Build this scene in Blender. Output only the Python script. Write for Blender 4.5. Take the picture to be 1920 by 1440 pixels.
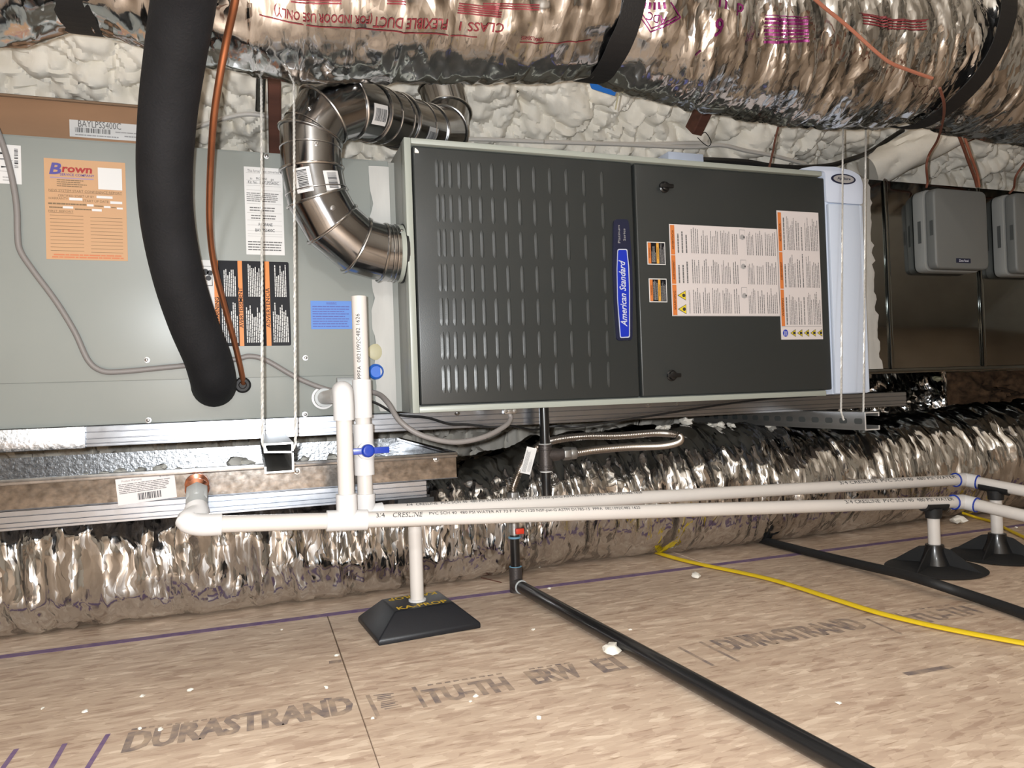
import bpy, bmesh, math, random
import numpy as np
from mathutils import Matrix, Vector

for o in list(bpy.data.objects):
    bpy.data.objects.remove(o, do_unlink=True)
SC = bpy.context.scene
COL = SC.collection
random.seed(7)
RNG = np.random.default_rng(11)

# ------------------------------------------------------------------ camera
F_PX = 1386.0
CAM = np.array([-.289, -1.409, .435])
YAW, PITCH, ROLL = np.radians([19.35, .594, -1.97])
def _basis():
    cy, sy, cp, sp = np.cos(YAW), np.sin(YAW), np.cos(PITCH), np.sin(PITCH)
    f = np.array([sy*cp, cy*cp, sp]); r = np.array([cy, -sy, 0.]); u = np.cross(r, f)
    c, s = np.cos(ROLL), np.sin(ROLL)
    return c*r+s*u, -s*r+c*u, f
CR, CU, CF = _basis()
cd = bpy.data.cameras.new('camera'); cam = bpy.data.objects.new('camera', cd); COL.objects.link(cam)
cd.sensor_fit = 'HORIZONTAL'; cd.sensor_width = 36.0; cd.lens = 36.0*F_PX/1920.0
cd.clip_start = .01; cd.clip_end = 50
cam.matrix_world = Matrix(((CR[0], CU[0], -CF[0], CAM[0]), (CR[1], CU[1], -CF[1], CAM[1]), (CR[2], CU[2], -CF[2], CAM[2]), (0, 0, 0, 1)))
SC.camera = cam

# ------------------------------------------------------------------ light
w = bpy.data.worlds.new('attic_air'); SC.world = w; w.use_nodes = True
w.node_tree.nodes['Background'].inputs[0].default_value = (.6, .62, .66, 1)
w.node_tree.nodes['Background'].inputs[1].default_value = .05
def point(name, loc, power, size, col=(1, 1, 1)):
    l = bpy.data.lights.new(name, 'POINT'); l.energy = power; l.shadow_soft_size = size; l.color = col
    o = bpy.data.objects.new(name, l); COL.objects.link(o); o.location = loc
    return o
# the phone's own flash, a finger's width from its lens
point('phone_flash', CAM - CR*.022 + CU*.012 + CF*.004, 70.0, .007, (.955, .985, 1.0))
# unseen fill lamp, added behind the camera to lift the background
point('fill_lamp', (-.41, -2.5, 1.43), 34.0, .06, (.97, .985, 1.0))
vs = SC.view_settings
vs.view_transform = 'Standard'; vs.look = 'None'; vs.gamma = 1.0; vs.exposure = 0.22; vs.use_curve_mapping = False

# ------------------------------------------------------------------ pixel -> place
def at(x, y, **k):
    d = (x-960)/F_PX*CR - (y-720)/F_PX*CU + CF
    if 'Y' in k: t = (k['Y']-CAM[1])/d[1]
    elif 'Z' in k: t = (k['Z']-CAM[2])/d[2]
    else: t = (k['X']-CAM[0])/d[0]
    return CAM + t*d
def path(*pts):            # (px, py, Y) triples
    return [at(p[0], p[1], Y=p[2]) for p in pts]
V = lambda *a: np.array(a, float)
def nrm(v): return v/np.linalg.norm(v)

# ------------------------------------------------------------------ materials
MATS = {}
def mat(name, col, rough=.5, metal=0., var=0., vscale=30, bump=0., bscale=200, stretch=(1, 1, 1), coat=0., spec=.5, vcol=None, rvar=0.):
    if name in MATS: return MATS[name]
    m = bpy.data.materials.new(name); m.use_nodes = True; MATS[name] = m
    nt = m.node_tree; b = nt.nodes['Principled BSDF']
    b.inputs['Base Color'].default_value = (*col, 1); b.inputs['Roughness'].default_value = rough
    b.inputs['Metallic'].default_value = metal; b.inputs['Specular IOR Level'].default_value = spec
    b.inputs['Coat Weight'].default_value = coat; b.inputs['Coat Roughness'].default_value = .12
    if var or bump or rvar:
        tc = nt.nodes.new('ShaderNodeTexCoord'); mp = nt.nodes.new('ShaderNodeMapping')
        mp.inputs['Scale'].default_value = stretch; nt.links.new(tc.outputs['Object'], mp.inputs[0])
    if var:
        n = nt.nodes.new('ShaderNodeTexNoise'); n.inputs['Scale'].default_value = vscale; n.inputs['Detail'].default_value = 6
        nt.links.new(mp.outputs[0], n.inputs['Vector'])
        r = nt.nodes.new('ShaderNodeValToRGB')
        a = vcol if vcol else tuple(c*(1-var) for c in col)
        r.color_ramp.elements[0].color = (*a, 1); r.color_ramp.elements[0].position = .32
        r.color_ramp.elements[1].color = (*[min(1, c*(1+var*.4)) for c in col], 1); r.color_ramp.elements[1].position = .68
        nt.links.new(n.outputs['Fac'], r.inputs[0]); nt.links.new(r.outputs[0], b.inputs['Base Color'])
    if rvar:
        n = nt.nodes.new('ShaderNodeTexNoise'); n.inputs['Scale'].default_value = vscale*1.7; n.inputs['Detail'].default_value = 4
        nt.links.new(mp.outputs[0], n.inputs['Vector'])
        mr = nt.nodes.new('ShaderNodeMapRange'); mr.inputs[3].default_value = max(.02, rough-rvar); mr.inputs[4].default_value = rough+rvar
        nt.links.new(n.outputs['Fac'], mr.inputs[0]); nt.links.new(mr.outputs[0], b.inputs['Roughness'])
    if bump:
        n = nt.nodes.new('ShaderNodeTexNoise'); n.inputs['Scale'].default_value = bscale; n.inputs['Detail'].default_value = 5
        nt.links.new(mp.outputs[0], n.inputs['Vector'])
        bp = nt.nodes.new('ShaderNodeBump'); bp.inputs['Strength'].default_value = bump; bp.inputs['Distance'].default_value = .002
        nt.links.new(n.outputs['Fac'], bp.inputs['Height']); nt.links.new(bp.outputs[0], b.inputs['Normal'])
    return m

mat('coil_paint', (0.252, 0.268, 0.252), .34, var=.06, vscale=4, coat=.15)
mat('frame_paint', (0.31, 0.331, 0.295), .35)
mat('door_paint', (0.0259, 0.0289, 0.0285), .33, bump=.05, bscale=500, spec=.4)
mat('casing_paint', (0.221, 0.227, 0.208), .4)
mat('mastic', (0.475, 0.468, 0.446), .75, bump=.5, bscale=60, stretch=(1, 1, .3), var=.12, vscale=25)
mat('white_plastic', (0.551, 0.608, 0.728), .4)
mat('white_metal', (0.551, 0.618, 0.738), .38)
mat('navy', (0.0084, 0.0112, 0.035), .3)
mat('galv', (.42, .43, .45), .20, 1., var=.25, vscale=60, rvar=.06)
mat('galv_rail', (.44, .465, .51), .25, 1., rvar=.05, vscale=25)
mat('galv_spangle', (0.527, 0.544, 0.57), .27, 1., var=.4, vscale=120, bump=.35, bscale=140)
mat('pan_metal', (.40, .375, .35), .16, 1., var=.45, vscale=70, rvar=.05, bump=.06, bscale=90)
mat('pan_inside', (.16, .17, .19), .3, .9, var=.5, vscale=50)
mat('strut', (0.28, 0.273, 0.262), .4, .7, var=.2, vscale=60, stretch=(1, .1, 1))
mat('strut_cut', (.8, .8, .8), .4, .6)
mat('plenum', (.20, .21, .205), .09, 1., var=.3, vscale=3.0, rvar=.05)
mat('flue', (.34, .345, .355), .15, 1., var=.25, vscale=14, rvar=.06)
mat('flue_seam', (0.51, 0.51, 0.51), .22, 1.)
mat('rubber', (0.0072, 0.0072, 0.0078), .62, bump=.25, bscale=120)
mat('rubber_block', (0.0072, 0.0084, 0.012), .45, bump=.1, bscale=300)
mat('insul_black', (.009, .009, .0105), .75, bump=.35, bscale=260, var=.3, vscale=18, spec=.3)
mat('copper', (0.496, 0.192, 0.096), .3, .85, var=.3, vscale=20, stretch=(1, 1, .3))
mat('copper_bright', (.85, .38, .25), .22, 1.)
mat('pvc', (.61, .57, .535), .32, var=.03, vscale=12, coat=.1)
mat('pvc_white', (.64, .625, .62), .3, coat=.15)
mat('pvc_grey', (0.416, 0.432, 0.432), .4)
mat('print_black', (0.0245, 0.0245, 0.028), .6)
mat('print_grey', (0.12, 0.116, 0.116), .7)
mat('print_light', (0.304, 0.296, 0.296), .7)
mat('blue_plastic', (0.006, 0.0338, 0.315), .35, coat=.2)
mat('blue_cap', (0.015, 0.12, 0.525), .4)
mat('beige_cap', (0.413, 0.383, 0.247), .5)
mat('paper', (0.624, 0.616, 0.608), .55)
mat('paper_pink', (0.577, 0.53, 0.523), .55)
mat('paper_blue', (0.091, 0.215, 0.559), .6)
mat('orange', (0.645, 0.195, 0.0225), .5)
mat('orange_dull', (0.555, 0.165, 0.0375), .5)
mat('tan_paper', (0.484, 0.284, 0.15), .6)
mat('tan_ink', (0.18, 0.12, 0.066), .7)
mat('red_ink', (0.315, 0.021, 0.021), .6)
mat('pink_ink', (0.52, 0.182, 0.0845), .7)
mat('blue_ink', (.07, .06, .26), .6)
mat('lilac', (0.315, 0.231, 0.315), .6)
mat('label_black', (0.0072, 0.0072, 0.0102), .5, spec=.15)
mat('label_blue', (0.00375, 0.0225, 0.375), .35)
mat('silver', (.62, .66, .78), .3, .3)
mat('yellow_sign', (0.64, 0.496, 0.024), .5)
mat('amber', (0.6, 0.304, 0.048), .5)
mat('cardboard', (0.306, 0.174, 0.0978), .8, var=.12, vscale=20, stretch=(.3, 1, 1))
mat('cardboard_dark', (0.216, 0.14, 0.088), .85)
mat('foam', (0.924, 0.88, 0.797), .75, var=.12, vscale=9, bump=.3, bscale=130, vcol=(.84, .79, .70))
mat('foam_bit', (.80, .76, .68), .8, bump=.4, bscale=200)
mat('wood', (0.12, 0.044, 0.028), .75, var=.4, vscale=30, stretch=(.2, 1, 1))
mat('cable_grey', (0.21, 0.193, 0.185), .5)
mat('cable_white', (0.62, 0.585, 0.545), .55)
mat('cable_black', (0.0072, 0.0072, 0.0078), .45)
mat('wire_brown', (0.154, 0.0525, 0.0315), .5)
mat('wire_salmon', (0.338, 0.124, 0.075), .5)
mat('yellow_cable', (0.68, 0.476, 0.0102), .45)
mat('steel_cable', (0.63, 0.621, 0.594), .4, .45)
mat('iron_black', (0.006, 0.006, 0.0066), .3, coat=.3)
mat('iron_grey', (.075, .065, .062), .45, .6, bump=.3, bscale=300)
mat('steel_flex', (.50, .46, .42), .28, 1.)
mat('steel_nut', (.36, .36, .36), .38, .9, bump=.2, bscale=150)
mat('teal_paste', (.14, .30, .42), .6)
mat('red_plastic', (.62, .04, .015), .4)
mat('zone_grey', (.118, .124, .122), .5, bump=.08, bscale=400)
mat('zone_light', (.205, .212, .208), .5)
mat('zone_slot', (.05, .055, .055), .6)
mat('black_strap', (0.0036, 0.0036, 0.0042), .6, bump=.2, bscale=300)
mat('blue_tape', (0.016, 0.128, 0.448), .5)
mat('yellow_print', (.68, .44, .01), .6)
mat('purple_ink', (.115, .065, .165), .85, var=.3, vscale=60, vcol=(.21, .14, .20))
mat('stencil', (.135, .105, .10), .85, var=.5, vscale=45, vcol=(.42, .31, .22))
mat('duct_red', (0.21, 0.0315, 0.0385), .5, .35)
mat('duct_magenta', (0.154, 0.0084, 0.091), .4, .4)
mat('rockwool', (0.153, 0.0855, 0.045), .95, var=.7, vscale=40, bump=.9, bscale=70)
mat('screw', (.42, .42, .42), .3, 1.)
mat('knob_black', (0.004, 0.004, 0.0045), .35)
mat('white_trim', (.80, .79, .76), .5)

def foil_material(name, col, rough, sc, k0, k1, xr=None, tilt=.35, yz=.35):
    """aluminised film: flat facets between creases, elongated round the duct"""
    m = bpy.data.materials.new(name); m.use_nodes = True; MATS[name] = m
    nt = m.node_tree; b = nt.nodes['Principled BSDF']; N = nt.nodes.new; Lk = nt.links.new
    b.inputs['Base Color'].default_value = (*col, 1); b.inputs['Metallic'].default_value = 1; b.inputs['Roughness'].default_value = rough
    tc = N('ShaderNodeTexCoord'); geo = N('ShaderNodeNewGeometry'); cur = geo.outputs['Normal']
    wob = N('ShaderNodeTexNoise'); wob.inputs['Scale'].default_value = 14; wob.inputs['Detail'].default_value = 3; Lk(tc.outputs['Object'], wob.inputs['Vector'])
    wm = N('ShaderNodeVectorMath'); wm.operation = 'MULTIPLY_ADD'; wm.inputs[1].default_value = (.05, .05, .05); Lk(wob.outputs['Color'], wm.inputs[0]); Lk(tc.outputs['Object'], wm.inputs[2])
    acc = None
    for i, (f, kk) in enumerate(sc):
        mp = N('ShaderNodeMapping'); mp.inputs['Scale'].default_value = f; mp.inputs['Rotation'].default_value = (0, tilt*(1 if i != 1 else -.6), 0); mp.inputs['Location'].default_value = (i*3.1, i*1.7, i); Lk(wm.outputs[0], mp.inputs[0])
        vo = N('ShaderNodeTexVoronoi'); vo.inputs['Scale'].default_value = 1; Lk(mp.outputs[0], vo.inputs['Vector'])
        sb = N('ShaderNodeVectorMath'); sb.operation = 'SUBTRACT'; sb.inputs[1].default_value = (.5, .5, .5); Lk(vo.outputs['Color'], sb.inputs[0])
        ml = N('ShaderNodeVectorMath'); ml.operation = 'SCALE'; ml.inputs['Scale'].default_value = kk; Lk(sb.outputs[0], ml.inputs[0])
        if acc is None: acc = ml.outputs[0]
        else:
            ad = N('ShaderNodeVectorMath'); Lk(acc, ad.inputs[0]); Lk(ml.outputs[0], ad.inputs[1]); acc = ad.outputs[0]
    st_ = N('ShaderNodeVectorMath'); st_.operation = 'SCALE'; st_.inputs['Scale'].default_value = k0; Lk(acc, st_.inputs[0])
    if xr:
        sp = N('ShaderNodeSeparateXYZ'); Lk(tc.outputs['Object'], sp.inputs[0]); mr = N('ShaderNodeMapRange')
        mr.inputs[1].default_value, mr.inputs[2].default_value, mr.inputs[3].default_value, mr.inputs[4].default_value = xr[0], xr[1], k0, k1
        Lk(sp.outputs[0], mr.inputs[0]); Lk(mr.outputs[0], st_.inputs['Scale'])
    an_ = N('ShaderNodeVectorMath'); an_.operation = 'MULTIPLY'; an_.inputs[1].default_value = (1, yz, yz); Lk(st_.outputs[0], an_.inputs[0])
    ad = N('ShaderNodeVectorMath'); Lk(cur, ad.inputs[0]); Lk(an_.outputs[0], ad.inputs[1])
    nm = N('ShaderNodeVectorMath'); nm.operation = 'NORMALIZE'; Lk(ad.outputs[0], nm.inputs[0]); Lk(nm.outputs[0], b.inputs['Normal'])
foil_material('foil', (.62, .625, .63), .13, (((46, 9, 9), .8), ((110, 34, 34), .6), ((20, 5, 5), .45)), .27, .85, (-.16, .05), .45, .40)
foil_material('foil_floor', (.66, .665, .67), .13, (((55, 9, 9), .9), ((120, 30, 30), .5), ((26, 6, 6), .6)), 1.0, 1.0, None, .2, .32)
def osb_material():
    m = bpy.data.materials.new('osb'); m.use_nodes = True; MATS['osb'] = m
    nt = m.node_tree; b = nt.nodes['Principled BSDF']; b.inputs['Roughness'].default_value = .62
    tc = nt.nodes.new('ShaderNodeTexCoord')
    info = nt.nodes.new('ShaderNodeObjectInfo')
    cols = []
    for k, (rot, sc, seed) in enumerate(((.16, (28, 110, 1), 0), (-.6, (36, 120, 1), 4.3), (1.05, (42, 130, 1), 9.1))):
        mp = nt.nodes.new('ShaderNodeMapping'); mp.inputs['Rotation'].default_value = (0, 0, rot); mp.inputs['Scale'].default_value = sc
        mp.inputs['Location'].default_value = (seed, seed*2, 0)
        nt.links.new(tc.outputs['Object'], mp.inputs[0])
        wob = nt.nodes.new('ShaderNodeTexNoise'); wob.inputs['Scale'].default_value = 3; nt.links.new(mp.outputs[0], wob.inputs['Vector'])
        mx = nt.nodes.new('ShaderNodeMixRGB'); mx.inputs[0].default_value = .18
        nt.links.new(mp.outputs[0], mx.inputs[1]); nt.links.new(wob.outputs['Color'], mx.inputs[2])
        vo = nt.nodes.new('ShaderNodeTexVoronoi'); vo.inputs['Scale'].default_value = 1.0; nt.links.new(mx.outputs[0], vo.inputs['Vector'])
        sep = nt.nodes.new('ShaderNodeSeparateColor'); nt.links.new(vo.outputs['Color'], sep.inputs[0])
        cols.append((sep, vo))
    add = nt.nodes.new('ShaderNodeMath'); add.operation = 'ADD'
    nt.links.new(cols[0][0].outputs[0], add.inputs[0]); nt.links.new(cols[1][0].outputs[1], add.inputs[1])
    add2 = nt.nodes.new('ShaderNodeMath'); add2.operation = 'ADD'
    nt.links.new(add.outputs[0], add2.inputs[0]); nt.links.new(cols[2][0].outputs[2], add2.inputs[1])
    div = nt.nodes.new('ShaderNodeMath'); div.operation = 'DIVIDE'; div.inputs[1].default_value = 3
    nt.links.new(add2.outputs[0], div.inputs[0])
    r = nt.nodes.new('ShaderNodeValToRGB'); cr = r.color_ramp
    cr.elements[0].position = .12; cr.elements[0].color = (.42, .295, .215, 1)
    cr.elements[1].position = .88; cr.elements[1].color = (.74, .595, .46, 1)
    e = cr.elements.new(.36); e.color = (.53, .395, .295, 1)
    e = cr.elements.new(.62); e.color = (.60, .46, .345, 1)
    nt.links.new(div.outputs[0], r.inputs[0])
    # big soft dirt patches and thin dark flake edges
    n = nt.nodes.new('ShaderNodeTexNoise'); n.inputs['Scale'].default_value = 2.2; n.inputs['Detail'].default_value = 7
    nt.links.new(tc.outputs['Object'], n.inputs['Vector'])
    r2 = nt.nodes.new('ShaderNodeValToRGB'); r2.color_ramp.elements[0].position = .3; r2.color_ramp.elements[0].color = (.80, .78, .76, 1)
    r2.color_ramp.elements[1].position = .65; r2.color_ramp.elements[1].color = (1, 1, 1, 1)
    nt.links.new(n.outputs['Fac'], r2.inputs[0])
    mm = nt.nodes.new('ShaderNodeMixRGB'); mm.blend_type = 'MULTIPLY'; mm.inputs[0].default_value = 1
    nt.links.new(r.outputs[0], mm.inputs[1]); nt.links.new(r2.outputs[0], mm.inputs[2])
    mp = nt.nodes.new('ShaderNodeMapping'); mp.inputs['Scale'].default_value = (22, 170, 1); mp.inputs['Rotation'].default_value = (0, 0, .1)
    nt.links.new(tc.outputs['Object'], mp.inputs[0])
    n2 = nt.nodes.new('ShaderNodeTexNoise'); n2.inputs['Scale'].default_value = 1; n2.inputs['Detail'].default_value = 4
    nt.links.new(mp.outputs[0], n2.inputs['Vector'])
    r3 = nt.nodes.new('ShaderNodeValToRGB'); r3.color_ramp.elements[0].position = .28; r3.color_ramp.elements[0].color = (.55, .48, .42, 1)
    r3.color_ramp.elements[1].position = .40; r3.color_ramp.elements[1].color = (1, 1, 1, 1)
    nt.links.new(n2.outputs['Fac'], r3.inputs[0])
    m3 = nt.nodes.new('ShaderNodeMixRGB'); m3.blend_type = 'MULTIPLY'; m3.inputs[0].default_value = .9
    nt.links.new(mm.outputs[0], m3.inputs[1]); nt.links.new(r3.outputs[0], m3.inputs[2])
    nt.links.new(m3.outputs[0], b.inputs['Base Color'])
    bp = nt.nodes.new('ShaderNodeBump'); bp.inputs['Strength'].default_value = .25; bp.inputs['Distance'].default_value = .0015
    nt.links.new(div.outputs[0], bp.inputs['Height']); nt.links.new(bp.outputs[0], b.inputs['Normal'])
osb_material()

# ------------------------------------------------------------------ object helpers
ORG = {}
def tag(o, label=None, cat=None, group=None, kind=None):
    if label: o['label'] = label
    if cat: o['category'] = cat
    if group: o['group'] = group
    if kind: o['kind'] = kind
    return o
def thing(name, base, label, cat, group=None):
    o = bpy.data.objects.new(name, None); COL.objects.link(o); o.empty_display_size = .05
    o.location = base; ORG[o] = np.array(base, float)
    return tag(o, label, cat, group)
class G:
    """collects vertices and faces (world coordinates)"""
    def __init__(s): s.v = []; s.f = []; s.n = 0
    def add(s, v, f):
        v = np.asarray(v, float).reshape(-1, 3); s.v.append(v)
        s.f += [tuple(int(i)+s.n for i in q) for q in f]; s.n += len(v); return s
    def box(s, a, b):
        x0, y0, z0 = a; x1, y1, z1 = b
        return s.add([(x0, y0, z0), (x1, y0, z0), (x1, y1, z0), (x0, y1, z0), (x0, y0, z1), (x1, y0, z1), (x1, y1, z1), (x0, y1, z1)],
                     [(0, 3, 2, 1), (4, 5, 6, 7), (0, 1, 5, 4), (1, 2, 6, 5), (2, 3, 7, 6), (3, 0, 4, 7)])
    def prism(s, poly, o, ux, uy, n, d):
        """2-D outline (ccw in ux,uy) at o, thickness d along n"""
        poly = np.asarray(poly, float); k = len(poly); o, ux, uy, n = [np.asarray(q, float) for q in (o, ux, uy, n)]
        a = o + poly[:, :1]*ux + poly[:, 1:]*uy; b = a + n*d
        fs = [tuple(range(k-1, -1, -1)), tuple(range(k, 2*k))]
        fs += [(i, (i+1) % k, k+(i+1) % k, k+i) for i in range(k)]
        return s.add(np.vstack([a, b]), fs)
    def tube(s, pts, r, seg=16, cap=True, ref=None, ell=1.0, r2=None):
        P = np.asarray(pts, float); n = len(P)
        R = np.broadcast_to(np.asarray(r, float), (n,))
        T = np.zeros_like(P); D = np.diff(P, axis=0); D /= np.linalg.norm(D, axis=1)[:, None]+1e-12
        T[0] = D[0]; T[-1] = D[-1]; T[1:-1] = D[:-1]+D[1:]; T /= np.linalg.norm(T, axis=1)[:, None]+1e-12
        u = np.asarray(ref, float) if ref is not None else (V(0, 0, 1) if abs(T[0][2]) < .9 else V(1, 0, 0))
        rings = []
        for i in range(n):
            u = u - T[i]*(u@T[i]); u = nrm(u); v = np.cross(T[i], u)
            mit = 1.0
            if 0 < i < n-1: mit = 1/max(.5, np.sqrt((1+D[i-1]@D[i])/2))
            bd = (D[i]-D[i-1]) if 0 < i < n-1 else np.zeros(3)
            a = np.linspace(0, 2*np.pi, seg, endpoint=False)
            off = np.cos(a)[:, None]*u + np.sin(a)[:, None]*v*ell
            if mit > 1.001 and np.linalg.norm(bd) > 1e-6:
                bd = nrm(bd - T[i]*(bd@T[i])); off = off + (off@bd)[:, None]*bd*(mit-1)
            rings.append(P[i] + off*R[i])
        vs = np.vstack(rings)
        fs = [(i*seg+j, i*seg+(j+1) % seg, (i+1)*seg+(j+1) % seg, (i+1)*seg+j) for i in range(n-1) for j in range(seg)]
        if cap: fs += [tuple(range(seg-1, -1, -1)), tuple(range((n-1)*seg, n*seg))]
        return s.add(vs, fs)
    def lathe(s, prof, o, ax, seg=24, ref=None):
        """profile [(radius, height)] about axis ax from o"""
        ax = nrm(np.asarray(ax, float)); u = np.asarray(ref, float) if ref is not None else (V(0, 0, 1) if abs(ax[2]) < .9 else V(1, 0, 0))
        u = nrm(u-ax*(u@ax)); v = np.cross(ax, u); a = np.linspace(0, 2*np.pi, seg, endpoint=False)
        vs = np.vstack([np.asarray(o)+ax*h + r*(np.cos(a)[:, None]*u+np.sin(a)[:, None]*v) for r, h in prof]); n = len(prof)
        fs = [(i*seg+j, i*seg+(j+1) % seg, (i+1)*seg+(j+1) % seg, (i+1)*seg+j) for i in range(n-1) for j in range(seg)]
        fs += [tuple(range(seg-1, -1, -1)), tuple(range((n-1)*seg, n*seg))]
        return s.add(vs, fs)
    def grid(s, P):
        """P: (m, n, 3)"""
        m, n, _ = P.shape; i, j = np.meshgrid(np.arange(m-1), np.arange(n-1), indexing='ij')
        a = (i*n+j).ravel(); return s.add(P.reshape(-1, 3), np.stack([a, a+1, a+n+1, a+n], 1).tolist())
    def obj(s, name, m, parent=None, smooth=False, bevel=0, label=None, segs=2, angle=.6):
        vs = np.vstack(s.v)
        if parent is not None: org = ORG[parent]
        else:
            lo, hi = vs.min(0), vs.max(0); org = V((lo[0]+hi[0])/2, (lo[1]+hi[1])/2, lo[2])
        me = bpy.data.meshes.new(name); me.from_pydata((vs-org).tolist(), [], s.f); me.update()
        if bevel:
            bm = bmesh.new(); bm.from_mesh(me); bmesh.ops.recalc_face_normals(bm, faces=bm.faces)
            ed = [e for e in bm.edges if len(e.link_faces) == 2 and e.calc_face_angle(0) > angle]
            bmesh.ops.bevel(bm, geom=ed, offset=bevel, segments=segs, profile=.5, affect='EDGES', clamp_overlap=True)
            bm.to_mesh(me); bm.free(); smooth = True
        if smooth:
            me.polygons.foreach_set('use_smooth', [True]*len(me.polygons))
            me.set_sharp_from_angle(angle=math.radians(38))
        me.materials.append(MATS[m])
        o = bpy.data.objects.new(name, me); COL.objects.link(o)
        if parent is not None: o.parent = parent; ORG[o] = org
        else: o.location = org; ORG[o] = org
        if label: o['label'] = label
        return o
def spline(pts, k=8):
    P = np.asarray(pts, float); P = np.vstack([2*P[0]-P[1], P, 2*P[-1]-P[-2]]); out = []
    for i in range(1, len(P)-2):
        p0, p1, p2, p3 = P[i-1:i+3]
        for t in np.linspace(0, 1, k, endpoint=False):
            out.append(.5*((2*p1)+(-p0+p2)*t+(2*p0-5*p1+4*p2-p3)*t*t+(-p0+3*p1-3*p2+p3)*t**3))
    out.append(P[-2]); return np.array(out)
def rpoly(pts, r, k=5):
    P = np.asarray(pts, float); out = []; n = len(P)
    for i in range(n):
        a, b, c = P[i-1], P[i], P[(i+1) % n]; rr = min(r, np.linalg.norm(a-b)*.45, np.linalg.norm(c-b)*.45)
        p, q = b+nrm(a-b)*rr, b+nrm(c-b)*rr
        for t in np.linspace(0, 1, k): out.append((1-t)**2*p+2*t*(1-t)*b+t*t*q)
    return np.array(out)

# noise
_perm = RNG.random((256, 256))
def vnoise(x, y, seed=0):
    x = np.asarray(x, float)+seed*17.3; y = np.asarray(y, float)+seed*9.7
    xi, yi = np.floor(x).astype(int), np.floor(y).astype(int); fx, fy = x-xi, y-yi
    fx, fy = fx*fx*(3-2*fx), fy*fy*(3-2*fy)
    g = lambda a, b: _perm[a % 256, b % 256]
    return ((g(xi, yi)*(1-fx)+g(xi+1, yi)*fx)*(1-fy)+(g(xi, yi+1)*(1-fx)+g(xi+1, yi+1)*fx)*fy)*2-1
def fbm(x, y, o=4, seed=0):
    return sum(vnoise(x*2**i, y*2**i, seed+i)*.5**i for i in range(o))
def lobes(x, y, s, seed, rmin=.5, rmax=.95):
    """overlapping rounded domes with creased valleys"""
    u, v = x/s, y/s; ui, vi = np.floor(u).astype(int), np.floor(v).astype(int); best = np.full(np.shape(u), -1e9)
    for a in (-1, 0, 1):
        for b in (-1, 0, 1):
            ca, cb = ui+a, vi+b
            jx = _perm[(ca*3+seed*31) % 256, (cb*5+7) % 256]; jy = _perm[(ca*7+11) % 256, (cb*3+seed*13) % 256]
            rr = rmin+(rmax-rmin)*_perm[(ca+seed*5) % 256, (cb+91) % 256]
            d2 = ((ca+jx-u)**2+(cb+jy-v)**2)/rr**2
            best = np.maximum(best, rr*np.sqrt(np.clip(1-d2, 0, 1))-.25*np.clip(d2-1, 0, 3))
    return best*s

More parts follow.
